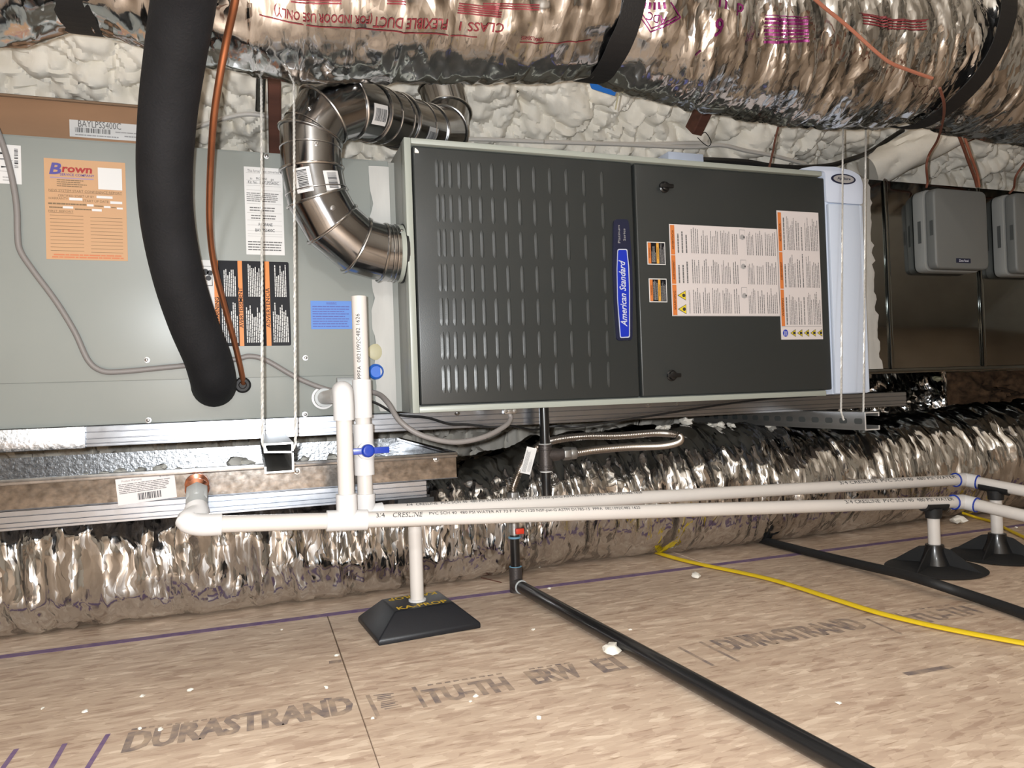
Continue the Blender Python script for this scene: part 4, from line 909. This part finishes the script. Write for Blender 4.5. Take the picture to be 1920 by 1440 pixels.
def on2(p0, p1, px): return on(p0, p1, px)
p = on(bb, bc, 1866); cone_stand(V(p[0], p[1], 0), p, nrm(bc-bb), 'finned black stand under the back drain line past the elbows')

# ================================================================== GAS PIPING
gx = at(1020, 780, Y=.05); gy = .05
def gz(py): return at(1024, py, Y=gy)[2]
gs = thing('gas_drop', (gx[0], gy, .2), 'black iron gas drop with tee leaving the furnace bottom', 'pipe')
G().tube([V(gx[0], gy, gz(838)), V(gx[0], gy, ZB+.0)], .0104, 20).obj('nipple', 'iron_black', gs, smooth=True)
g = G().tube([V(gx[0], gy, gz(882)), V(gx[0], gy, gz(833))], .0142, 22); tz = gz(853)
g.tube([V(gx[0], gy, tz), V(gx[0]+.030, gy, tz-.001)], .0135, 20); g.obj('tee', 'iron_grey', gs, smooth=True)
for py in (834, 842, 874, 881): hoop(V(gx[0], gy, gz(py)), V(0, 0, 1.), .0145, 'iron_grey', gs, 'tee_band', .0018)
G().tube([V(gx[0], gy, .19), V(gx[0], gy, gz(880))], .0104, 20).obj('drip_leg', 'iron_black', gs, smooth=True)
G().lathe([(.0145, 0), (.015, .004), (.015, .022), (.0125, .024)], (gx[0], gy, .183), (0, 0, 1), 20).obj('cap', 'iron_black', gs, smooth=True)
G().tube([V(gx[0]+.028, gy, tz), V(gx[0]+.042, gy, tz)], .0118, 20).obj('close_nipple', 'iron_grey', gs, smooth=True)
g = G().tube([V(gx[0]+.040, gy, tz), V(gx[0]+.056, gy, tz)], .0145, 6); g.tube([V(gx[0]+.056, gy, tz), V(gx[0]+.070, gy, tz)], .0132, 20); g.obj('union', 'steel_nut', gs, bevel=.001)
hoop(V(gx[0], gy, gz(833)), V(0, 0, 1.), .0125, 'white_trim', gs, 'thread_tape', .0016); hoop(V(gx[0], gy, gz(884)), V(0, 0, 1.), .0115, 'white_trim', gs, 'thread_tape', .0014)
# riser on the floor and the corrugated connector
rX = at(969, 1100, Z=.012); RX, RYg = rX[0], rX[1]+.004
def rz(py): return at(968, py, Y=RYg)[2]
fx = thing('flex_connector', (RX, RYg, rz(950)), 'corrugated steel gas connector looping back behind the gas drop', 'hose')
P = [V(gx[0]+.068, gy, tz)]+path((1120, 843, .055), (1180, 838, .065), (1235, 836, .08), (1262, 832, .092), (1275, 826, .105), (1273, 817, .12), (1255, 813, .125), (1225, 812, .12), (1160, 817, .12), (1095, 818, .12), (1040, 825, .115), (1008, 838, .10), (985, 862, .10), (971, 890, RYg))+[V(RX, RYg, rz(915)), V(RX, RYg, rz(925))]
sp = spline(P, 26); ln = np.cumsum(np.r_[0, np.linalg.norm(np.diff(sp, axis=0), axis=1)]); Lc = ln[-1]; n = int(Lc/.0011)
rs = np.column_stack([np.interp(np.linspace(0, Lc, n), ln, sp[:, k]) for k in range(3)])
G().tube(rs, .0082+.0011*np.cos(np.arange(n)*2*np.pi/4), 10).obj('corrugated_tube', 'steel_flex', fx, smooth=True)
g = G().tube([V(RX, RYg, rz(945)), V(RX, RYg, rz(922))], .0135, 6); g.obj('nut', 'steel_nut', fx, bevel=.001); G().tube([V(RX, RYg, rz(962)), V(RX, RYg, rz(943))], .012, 6).obj('flare_nut', 'steel_nut', fx, bevel=.001)
# paper tag on the connector
a = at(986, 838, Y=.035); b = at(1012, 893, Y=.035); 
q = Label('paper_tag', fx, .022, .056, 0, 'paper', o=at(975, 886, Y=.037), ux=nrm(V(1, -.1, -.28)), uz=nrm(V(.33, 0, 1)), n=nrm(V(-.1, -1, 0)))
q.lines(.1, .06, .5, .92, 6, 'print_grey', 2, .4, .15, 51, True).lines(.6, .1, .9, .6, 4, 'print_light', 2, .4, .3, 52, True); q.done()
gl = thing('gas_line', (RX, RYg, 0), 'black iron gas pipe lying along the floor with riser beside the foil duct', 'pipe')
G().tube([V(RX, RYg, rz(1062)), V(RX, RYg, rz(1000))], .0104, 20).obj('riser', 'iron_black', gl, smooth=True)
G().tube([V(RX, RYg, rz(1002)), V(RX, RYg, rz(960))], .0108, 20).obj('shutoff_valve', 'steel_nut', gl, smooth=True)
G().box((RX-.002, RYg-.019, rz(999)), (RX+.016, RYg-.010, rz(989))).obj('valve_lever', 'red_plastic', gl, bevel=.001)
for py in (1007, 1063): hoop(V(RX, RYg, rz(py)), V(0, 0, 1.), .0118, 'teal_paste', gl, 'pipe_dope', .0025)
ge = at(1640, 1465, Z=.0135); gdir = nrm(ge-V(RX, RYg, .016)); 
g = G().tube([V(RX, RYg, 0.0), V(RX, RYg, rz(1062))], .0142, 22); g.tube([V(RX, RYg, .0165), V(RX, RYg, .0165)+gdir*.028], .0148, 22); g.obj('elbow', 'iron_grey', gl, smooth=True)
hoop(V(RX, RYg, .0165)+gdir*.028, gdir, .0125, 'pvc_grey', gl, 'pipe_dope', .0025)
g_end = V(RX, RYg, .0165)+(ge-V(RX, RYg, .0165))*1.6; g_end[2] = .0135
G().tube([V(RX, RYg, .0165)+gdir*.02, ge, g_end], .0128, 22).obj('pipe_run', 'iron_black', gl, smooth=True)

# ================================================================== FLEX DUCTS
DY = -.13; KD = (DY+1.409)/(-.09+1.409)
def up_ctr(X):
    X = (np.asarray(X, float)+.289)/KD-.289
    xb = np.array([-2.2, -1.2, -.66, -.53, -.42, -.2, .1, .33, .37, .45, .7, .96, 1.12, 1.23, 1.30, 1.53, 2.4, 3.6]); zb = np.array([.99, .985, .99, 1.035, 1.015, .987, 1.019, 1.043, 1.05, 1.037, 1.017, 1.008, 1.022, 1.052, 1.04, 1.03, 1.0, 1.0])+.013
    k = np.linspace(-.05, .05, 7); return .435+KD*(np.mean([np.interp(X+q, xb, zb) for q in k], 0)-.435)
STR = tuple(-.289+KD*(q+.289) for q in (-.53, .385, 1.235))
def up_surf(X, th, off=0.):
    """th = 0 at the bottom, + towards the camera"""
    X = np.asarray(X, float); th = np.asarray(th, float); R = .158+0*X
    for s_ in STR: R = R*(1-.075*np.exp(-((X-s_)/.05)**2))
    pin = sum(np.exp(-np.abs(X-s_)/.16) for s_ in STR)
    arc = th*.158
    loose = np.clip((X-.39)/.15, 0, 1)          # looser, pleated jacket past the middle strap
    wr = .0042*loose*(1-np.abs(vnoise(X*30+arc*9, arc*3.2, 4))*2)+.0028*loose*(1-2*np.abs(vnoise(X*62+arc*22, arc*6, 7)))
    wr = wr+(.0035*pin)*(1-2*np.abs(vnoise(X*26+3*vnoise(X*3, arc*5, 2), arc*5, 12)))
    wr = wr+.0022*(1-2*np.abs(fbm(X*14, arc*14, 3, 21)))+.005*fbm(X*4, arc*5, 2, 31)+.0026*(1-loose)*np.exp(-(((X/.078) % 1-.5)/.045)**2)+.0016*(1-loose)*(1-2*np.abs(vnoise(X*34+arc*16, arc*9-X*8, 71)))
    rr = R+wr+off
    ov = 1+.06*np.cos(th)                        # sags a little
    return np.stack([X+0*th, DY-rr*np.sin(th)*1.0, up_ctr(X)+.158-rr*np.cos(th)*ov], -1)
dt = thing('flex_duct', (.5, DY, .98), 'printed silver flexible duct slung overhead in black straps', 'duct')
xs = np.arange(-2.0, 3.4, .0052); ths = np.linspace(-np.pi, np.pi, 200)
XX, TT = np.meshgrid(xs, ths, indexing='ij'); g = G().grid(up_surf(XX, TT)); jk = g.obj('foil_jacket', 'foil', dt); jk.data.polygons.foreach_set('use_smooth', [True]*len(jk.data.polygons))
def duct_text(body, x0, th, h, m, w=None, flip=True, frame=None):
    p, f, e = text2d(body, 0, .012); sc = h/e[1]; q = p*[(w/e[0]) if w else sc, sc]
    bm = bmesh.new(); vs_ = [bm.verts.new((*a, 0)) for a in q]
    for t_ in f:
        try: bm.faces.new([vs_[i] for i in t_])
        except ValueError: pass
    bmesh.ops.triangulate(bm, faces=bm.faces); bmesh.ops.subdivide_edges(bm, edges=[e_ for e_ in bm.edges if e_.calc_length() > .006], cuts=2, use_grid_fill=False); bmesh.ops.triangulate(bm, faces=bm.faces)
    bm.verts.index_update(); v = np.array([a.co[:2] for a in bm.verts]); ff = [tuple(a.index for a in b.verts) for b in bm.faces]; bm.free()
    X = x0-v[:, 0] if flip else x0+v[:, 0]; T = th-v[:, 1]/.158 if flip else th+v[:, 1]/.158
    G().add(up_surf(X, T, .0012), ff).obj('duct_print', m, jk)
def duct_bar(xa, ta_, xb, tb_, wd, m, n=40):
    t = np.linspace(0, 1, n); X = xa+(xb-xa)*t; T = ta_+(tb_-ta_)*t; d = np.array([xb-xa, (tb_-ta_)*.158]); d = d/np.hypot(*d); nx, nt_ = -d[1]*wd/2, d[0]*wd/2/.158
    P = np.stack([up_surf(X-nx, T-nt_, .0012), up_surf(X+nx, T+nt_, .0012)], 1); G().grid(P).obj('duct_print', m, jk)
def uth(px, py):
    """pixel -> (X, theta) on the nominal duct surface"""
    best = None
    d = (px-960)/F_PX*CR-(py-720)/F_PX*CU+CF
    for t in np.arange(.9, 2.6, .002):
        p = CAM+t*d; zc = float(up_ctr(p[0]))+.158
        if (p[1]-DY)**2+(p[2]-zc)**2 <= .158**2: return p[0], math.atan2(-(p[1]-DY), -(p[2]-zc))
    return None
def ut(px, py): 
    r_ = uth(px, py)
    return r_ if r_ else (0, 1.2)
xa, ta_ = ut(894, 62); duct_bar(xa, ta_, *ut(486, 20), .0016, 'duct_red')
for body, a, b, h, m in (('FLEXIBLE DUCT', (838, 46), (700, 30), .017, 'duct_red'), ('(FOR INDOOR USE ONLY)', (698, 30), (514, 12), .017, 'duct_red'), ('CLASS 1', (944, 50), (862, 44), .014, 'duct_red')):
    xr, tr = ut(*a); xl, tl_ = ut(*b); duct_text(body, xr, (tr+tl_)/2+.055, h, m, xr-xl)
for (a, b) in (((1010, 18), (905, 16)), ((940, 32), (858, 24)), ((935, 24), (860, 16)), ((760, 8), (725, 6)), ((640, 6), (545, 2))):
    xr, tr = ut(*a); xl, tl_ = ut(*b)
    for k in range(3): duct_bar(xr, tr+.02+k*.022, xl, tl_+.02+k*.022, .0020, 'duct_red')
xa, ta_ = ut(1110, 72); duct_bar(xa, ta_, *ut(975, 72), .0014, 'duct_red'); xr, tr = ut(1018, 66); duct_text('FORMALDEHYDE', xr, tr+.02, .006, 'duct_red', .04)
# diamond mark, R-6 and the magenta bars past the strap
for a, b in (((1190, 10), (1220, 56)), ((1220, 56), (1275, 30)), ((1275, 30), (1255, 2)), ((1196, 6), (1222, 50)), ((1222, 50), (1268, 28))): duct_bar(*ut(*a), *ut(*b), .002, 'duct_magenta')
xr, tr = ut(1248, 32); duct_text('ADC', xr, tr+.02, .014, 'duct_magenta', .035)
for k in range(5): duct_bar(*ut(1210+k*9, 16-abs(k-2)), *ut(1212+k*8, 2), .0045, 'duct_magenta')
xr, tr = ut(1352, 62); duct_text('6', xr, tr+.16, .030, 'duct_magenta', .022); duct_bar(*ut(1302, 95), *ut(1314, 90), .004, 'duct_magenta')
xr, tr = ut(1392, 22); duct_text('d', xr, tr+.08, .020, 'duct_magenta', .014)
xr, tr = ut(1362, 5); duct_text('U-', xr, tr+.05, .018, 'duct_magenta', .030)
for k in range(8): duct_bar(*ut(1515, 32+k*6), *ut(1436-k*.5, 27+k*7), .0042 if k % 3 else .0015, 'duct_magenta')
for k in range(4): duct_bar(*ut(1730, 42+k*5), *ut(1612, 30+k*5), .0022, 'duct_red')
duct_bar(*ut(1734, 40), *ut(1606, 27), .0012, 'duct_red')

def strap(X, wd, label, slant=0.):
    a = np.linspace(-1.75, 1.75, 40); R_ = .158*.93+.006+.020*(slant > 0); zc = float(up_ctr(X))+.158; P_ = [(DY-R_*math.sin(t)*1.02, zc-R_*math.cos(t)*1.03-.002) for t in a]
    pts_ = [(P_[0][0], roof_z(P_[0][0])-.16)]+P_+[(P_[-1][0], roof_z(P_[-1][0])-.16)]
    rows = np.array([[(X-wd/2+.004*vnoise(i*.3, 3)+slant*(z-zc+R_)*(y < DY), y, z), (X+wd/2+.004*vnoise(i*.3, 8)+slant*(z-zc+R_)*(y < DY), y, z)] for i, (y, z) in enumerate(pts_)])
    g = G().grid(rows); o = g.obj('duct_strap', 'black_strap'); so = o.modifiers.new('thick', 'SOLIDIFY'); so.thickness = .002
    tag(o, label, 'strap')
strap(STR[0], .052, 'black webbing strap over the silver duct beside the black insulated line')
strap(STR[1], .046, 'black webbing strap over the silver duct with blue tape below it')
strap(STR[2], .046, 'black webbing strap over the silver duct above the zone boxes', .26)
tp_ = at(1128, 160, Y=-.02); g = G().prism(rpoly([(-.032, .012), (-.024, -.010), (.030, -.020), (.033, -.010), (.0, -.004), (-.014, .022)], .003), tp_, (1, 0, 0), (0, 0, 1), (0, -1, 0), .0015)
tag(g.obj('tape_scrap', 'blue_tape'), 'scrap of blue tape hanging at the strap bottom', 'tape')
n0, n1 = at(1161, 168, Y=-.02), at(1154, 205, Y=-.02); tag(G().tube([n0, n1], .0017, 8).obj('zip_tie', 'beige_cap', smooth=True), 'tan tie end pointing down beside the blue tape', 'tie')

# floor duct
def lo_surf(X, th, off=0.):
    X = np.asarray(X, float); th = np.asarray(th, float); s_ = np.clip((X-.12)/.35, 0, 1); s_ = s_*s_*(3-2*s_); s3 = np.clip((X-1.5)/.8, 0, 1)
    a_ = .150+.012*s_+.02*s3; b_ = .126+.031*s_+.02*s3; arc = th*.15
    pl_ = .008*(1-2*np.abs(vnoise(X*26+arc*3+1.2*vnoise(X*5, arc*4, 3), arc*3, 41)))+.004*(1-2*np.abs(vnoise(X*56+arc*8, arc*7, 44)))
    wr = pl_+.0035*(1-2*np.abs(fbm(X*13, arc*13, 3, 51)))+.010*fbm(X*3.5, arc*4, 2, 61)
    wr = wr*np.clip(.25+(1-np.cos(th)), .2, 1)
    cy = .325+.012*np.sin(X*5)+.03*s3
    pw = .62+.38*s_; sq = lambda q: np.sign(q)*np.abs(q)**pw
    y = cy-(a_+wr+off)*sq(np.sin(th)); z = b_-(b_+wr+off)*sq(np.cos(th))
    return np.stack([X+0*th, y, np.maximum(z, .0015+0*z)], -1)
lt = thing('flex_duct', (.6, .33, 0), 'crinkled silver flexible duct lying on the floor behind the pipes', 'duct')
xs = np.arange(-1.4, 3.6, .0052); ths = np.linspace(-np.pi, np.pi, 180)
XX, TT = np.meshgrid(xs, ths, indexing='ij'); jk2 = G().grid(lo_surf(XX, TT)).obj('foil_jacket', 'foil_floor', lt); jk2.data.polygons.foreach_set('use_smooth', [True]*len(jk2.data.polygons))
for i, (x, y, r) in enumerate(((1240, 845, .014), (1285, 832, .018), (1330, 828, .013), (1345, 806, .012), (1365, 807, .010), (1440, 820, .014), (1470, 812, .012), (1160, 795, .007), (1250, 856, .010))):
    p = at(x, y, Y=.30); X = p[0]; s = lo_surf(X, math.pi-.15); tag(blob('foam_crumb', s-V(0, 0, .002), r, 'foam_bit', None, i+60), 'pale spray foam crumb resting on the floor duct', 'foam', 'foam crumbs on the floor duct')

# crumpled foil-faced batt and loose brown insulation beyond the duct
def slab(name, m, x0, x1, y0, z0, z1, amp, label, cat, seed, dep=.12):
    U, Wv = np.meshgrid(np.linspace(0, 1, 70), np.linspace(0, 1, 50), indexing='ij'); d = amp*(1-2*np.abs(fbm(U*9, Wv*7, 4, seed)))
    edge = np.minimum(1, 6*np.minimum(np.minimum(U, 1-U), np.minimum(Wv, 1-Wv)))
    Fp = np.stack([x0+(x1-x0)*U+.02*fbm(U*4, Wv*4, 2, seed+3), y0-d*edge+dep*(1-edge)*.2, z0+(z1-z0)*Wv+.015*fbm(U*3, Wv*2, 2, seed+5)*edge], -1)
    Bp = Fp.copy(); Bp[..., 1] = y0+dep; g = G().grid(Fp[:, ::-1]); g.grid(Bp)
    for sl in (lambda A: A[0], lambda A: A[-1], lambda A: A[:, 0], lambda A: A[:, -1]): g.grid(np.stack([sl(Fp), sl(Bp)], 1))
    g.v[0][:, 2] = np.maximum(g.v[0][:, 2], z0); tag(g.obj(name, m, smooth=True), label, cat)
ya = .62; p0, p1 = at(1560, 800, Y=ya), at(1782, 690, Y=ya)
slab('foil_batt', 'foil_floor', p0[0], p1[0], ya, 0, .455, .03, 'crumpled foil faced insulation standing under the plenum', 'insulation', 71)
yb = .66; p0, p1 = at(1775, 800, Y=yb), at(1945, 690, Y=yb); slab('insulation_batt', 'rockwool', p0[0]+.04, p1[0]+.5, yb, 0, .45, .05, 'loose brown fibrous insulation under the plenum', 'insulation', 81)
p = at(1764, 711, Y=.56); tag(blob('foam_scrap', V(p[0], .575, p[2]-.01), .014, 'beige_cap', None, 5), 'yellowish scrap stuck to the crumpled foil insulation', 'scrap')

# ================================================================== CARDBOARD BOX
bxY = .20; bz = ZT-.011
bx_ = thing('cardboard_box', (-.62, .33, bz), 'long brown cardboard parts box lying on the coil cabinet', 'box')
zt_ = at(200, 197, Y=bxY)[2]; xr_ = at(292, 230, Y=bxY)[0]
G().box((-1.05, bxY, bz), (xr_, .46, zt_)).obj('carton', 'cardboard', bx_, bevel=.002)
G().box((-1.05, bxY-.003, zt_+.0005), (xr_+.002, .46, zt_+.0045)).obj('lid', 'cardboard_dark', bx_, bevel=.001)
G().add([(-1.05, bxY-.002, zt_+.005), (xr_, bxY-.002, zt_+.005), (xr_, bxY+.10, zt_+.030), (-1.05, bxY+.09, zt_+.034), (-1.05, bxY+.10, zt_+.005), (xr_, bxY+.11, zt_+.005)], [(0, 1, 2, 3), (2, 1, 5), (0, 3, 4), (3, 2, 5, 4)]).obj('flap', 'cardboard_dark', bx_)
q = LB('part_label', bx_, (130, 224), (300, 268), bxY, 'paper'); 
q.text('BAYLPSS400C', .33, .80, .013, 'print_grey', 2, q.w*.47).bars(.06, .28, .45, .56, 'print_grey', 6, 26).lines(.5, .38, .95, .50, 1, 'print_light', 2, .5, .1, 5).lines(.6, .15, .9, .3, 1, 'print_light', 2, .5, .1, 6).lines(.06, .06, .55, .2, 1, 'print_light', 2, .5, .1, 7).done()

# ================================================================== ROOF CABLES, RAFTERS, WIRES
def roofpt(px, py, off):
    """where the pixel ray meets the plane `off` in front of the roof deck"""
    d = (px-960)/F_PX*CR-(py-720)/F_PX*CU+CF; n = V(0, 1.02, 1.0)/math.hypot(1.02, 1); k = (1.86*V(0, 0, 1)); t = ((k-n*off-CAM)@n)/(d@n); return CAM+t*d
def cable(name, px, r, m, label, off=None, Y=None, cat='cable', ell=1.0):
    P = [roofpt(x, y, off) for x, y in px] if off is not None else [at(*q[:2], Y=(q[2] if len(q) > 2 else Y)) for q in px]
    return tag(G().tube(spline(P, 6), r, 8, ell=ell).obj(name, m, smooth=True), label, 'cable' if cat == 'cable' else cat)
cable('house_cable', [(350, 245), (420, 222), (470, 214), (530, 224), (600, 232)], .0062, 'cable_white', 'pale cable on the foam beside the copper line', off=.13)
cable('house_cable', [(860, 262), (900, 261), (1000, 265), (1100, 268), (1200, 270), (1290, 268), (1325, 268)], .0062, 'cable_white', 'pale cable stapled level along the foam above the louvred door', off=.135)
cable('house_cable', [(1020, 266), (1150, 270), (1290, 276), (1350, 272), (1400, 283), (1450, 292), (1510, 308)], .0066, 'cable_white', 'pale cable dropping along the foam towards the white air cleaner', off=.145)
P = [(1315, 252), (1322, 248), (1330, 258), (1333, 268), (1328, 274), (1318, 268), (1308, 258)]
cable('cable_tie', P, .0013, 'cable_black', 'thin dark staple wire looped round the pale cables', off=.155, cat='tie')
cable('black_cable', [(1470, 315, .40), (1550, 311, .40), (1590, 300, .41), (1630, 285, .44), (1665, 262, .47), (1690, 246, .48), (1716, 234, .48), (1760, 222, .48)], .0075, 'cable_black', 'thick black cable rising from the air cleaner to the roof')
cable('black_cable', [(1310, 302, .10), (1345, 303, .12), (1400, 306, .12), (1450, 314, .12), (1520, 318, .12)], .010, 'cable_black', 'black cable lying on top of the furnace')
cable('thermostat_wire', [(1505, -30, -.34), (1532, 2, -.325), (1590, 50, -.312), (1640, 95, -.310), (1670, 118, -.308), (1705, 132, -.305), (1748, 147, -.302)], .0034, 'wire_salmon', 'salmon wire hanging across the front of the printed duct', cat='wire')
cable('thermostat_wire', [(1762, 165, -.30), (1770, 195, -.26), (1768, 225, -.15), (1758, 262, -.02), (1742, 290, .04), (1737, 312, .05), (1739, 340, .085), (1737, 352, .088)], .003, 'wire_brown', 'brown wire dropping into the top left of a zone box', cat='wire')
cable('thermostat_wire', [(1464, 222, .12), (1455, 255, .10), (1449, 285, .08), (1442, 316, .06)], .0028, 'wire_brown', 'single brown wire dropping behind the furnace top edge', cat='wire')
cable('thermostat_wire', [(1796, 250, .0), (1806, 275, .02), (1815, 300, .05), (1828, 335, .09), (1832, 350, .10)], .0042, 'wire_brown', 'thick brown wire pair dropping behind a zone box', cat='wire')
cable('thermostat_wire', [(1806, 250, .01), (1818, 285, .03), (1832, 325, .08), (1836, 350, .10)], .0035, 'wire_salmon', 'salmon wire beside the thick brown wire pair', cat='wire')
cable('thermostat_wire', [(1925, 300, .03), (1905, 330, .05), (1901, 352, .085), (1893, 362, .088)], .003, 'wire_brown', 'brown wire dropping into the second zone box', cat='wire')
def beam(name, a, b, wd, th, off, m, label):
    p0, p1 = roofpt(*a, off), roofpt(*b, off); d = nrm(p1-p0); n = V(0, -1.02, -1)/math.hypot(1.02, 1); s_ = np.cross(d, n); g = G(); sec = [(-wd/2, -th/2), (wd/2, -th/2), (wd/2, th/2), (-wd/2, th/2)]
    g.prism(rpoly(sec, .004, 3), p0, s_, n, d, np.linalg.norm(p1-p0)); tag(g.obj(name, m, smooth=False), label, 'beam')
beam('roof_brace', (1655, 312), (1845, 236), .038, .05, .20, 'wood', 'brown timber brace edge showing under foam beyond the air cleaner')
p0, p1 = roofpt(1628, 322, .19), roofpt(1850, 208, .19)
g = G(); n = 60; c_ = np.array([p0+(p1-p0)*t for t in np.linspace(0, 1, n)]); g.tube(c_, .048, 28); v_ = g.v[0]; dn = lobes(v_[:, 0]*1.0+v_[:, 1], v_[:, 2]*1.3+v_[:, 1], .05, 4)*.35; ctr = np.repeat(c_, 28, 0); dirs = (v_-ctr)/.048; g.v[0] = v_+dirs*dn[:, None]-V(0, 0, 0)
tag(g.obj('foamed_brace', 'foam', smooth=True), 'foam coated diagonal brace beyond the air cleaner', 'beam')
beam('rafter', (1327, 190), (1300, 246), .034, .05, .155, 'wood', 'dark red timber peeking from the foam under the printed duct')
beam('rafter', (514, 150), (516, 300), .030, .05, .14, 'wood', 'brown timber peeking from the foam beside the flue elbow')
beam('conduit_sleeve', (489, 140), (487, 205), .022, .03, .15, 'galv', 'short grey metal strip on the foam beside a wire rope')
a, b = at(1249, 289, Y=.10), at(1315, 300, Y=.10); g = G().box((a[0], .09, ZT+.0005), (b[0], .16, a[2]+.004)); tag(g.obj('wall_bracket', 'white_plastic', bevel=.002), 'small white plastic cover lying on top of the furnace', 'cover')
p = at(1722, 331, Y=.30); g = G().box((p[0]-.10, .30, PT+.0005), (p[0]+.05, .42, PT+.045)); tag(g.obj('damper_motor', 'cable_black', bevel=.006), 'black box standing on top of the plenum', 'box')

# ================================================================== THINGS ON THE FLOOR
def fpath(px, z): return [at(x, y, Z=(zz if zz is not None else z)) for x, y, zz in [(q+(None,))[:3] for q in px]]
def fcable(name, px, r, m, label, ell=1., cat='cable'):
    P = fpath(px, r*min(1, ell if ell < 1 else 1)+.001); return tag(G().tube(spline(P, 7), r, 10, ref=(0, 0, 1), ell=ell).obj(name, m, smooth=True), label, cat)
fcable('floor_hose', [(1385, 999), (1450, 1018), (1540, 1041, .012), (1620, 1060, .016), (1690, 1076, .024), (1745, 1092, .026), (1800, 1110, .016), (1860, 1130), (1925, 1153), (2020, 1192)], .0105, 'rubber', 'black hose crossing the floor over the finned stand base', cat='hose')
fcable('power_cable', [(1184, 1004, .02), (1190, 1012, .012), (1204, 1022), (1235, 1037), (1300, 1055), (1440, 1085), (1560, 1122), (1640, 1147), (1720, 1167), (1800, 1184), (1925, 1207), (2040, 1226)], .0040, 'yellow_cable', 'flat yellow cable snaking across the open floor', 1.9)
fcable('power_cable', [(1806, 962, .02), (1830, 970), (1862, 979), (1890, 993), (1930, 1012)], .0042, 'yellow_cable', 'yellow cable end showing behind the finned stands', 1.3)
for i, (x, y, r, lab) in enumerate(((120, 1175, .018, 'flat pale foam chip beside the floor duct'), (1146, 1229, .017, 'white foam lump half under the black gas pipe'), (1796, 982, .022, 'torn white foam piece behind the front finned stand'), (1306, 1084, .011, 'flat pale foam chip beside the yellow cable'))):
    o = blob('foam_chunk', at(x, y, Z=0), r, 'foam_bit', None, i+90, .5); tag(o, lab, 'foam')
for i, (x, y) in enumerate(((80, 1330), (268, 1307), (160, 1337), (612, 1291), (632, 1231), (698, 1349), (1011, 1348), (358, 1297), (1182, 1182), (892, 1307), (882, 1317), (1572, 1320), (1030, 1105), (262, 1369), (300, 1371), (528, 1182), (1000, 1182), (1260, 1046), (1590, 994), (1905, 990))):
    tag(blob('foam_speck', at(x, y, Z=0), .0028+.002*((i*7) % 5)/5, 'foam_bit', None, i+120, .5), 'tiny white foam speck on the board floor', 'foam', 'foam specks on the floor')
a, b = at(902, 1083, Z=.001), at(940, 1092, Z=.001); tag(G().tube([a, b], .0012, 6).obj('wood_splinter', 'wood'), 'thin dark splinter on the floor beside the gas riser', 'splinter')
a, b, c_ = at(985, 1067, Z=.002), at(1000, 1062, Z=.004), at(1013, 1063, Z=.002); tag(G().tube(spline([a, b, c_], 5), .0016, 6).obj('string_scrap', 'foam_bit'), 'pale string scrap on the floor behind the gas riser', 'string')
bpy.context.view_layer.update()
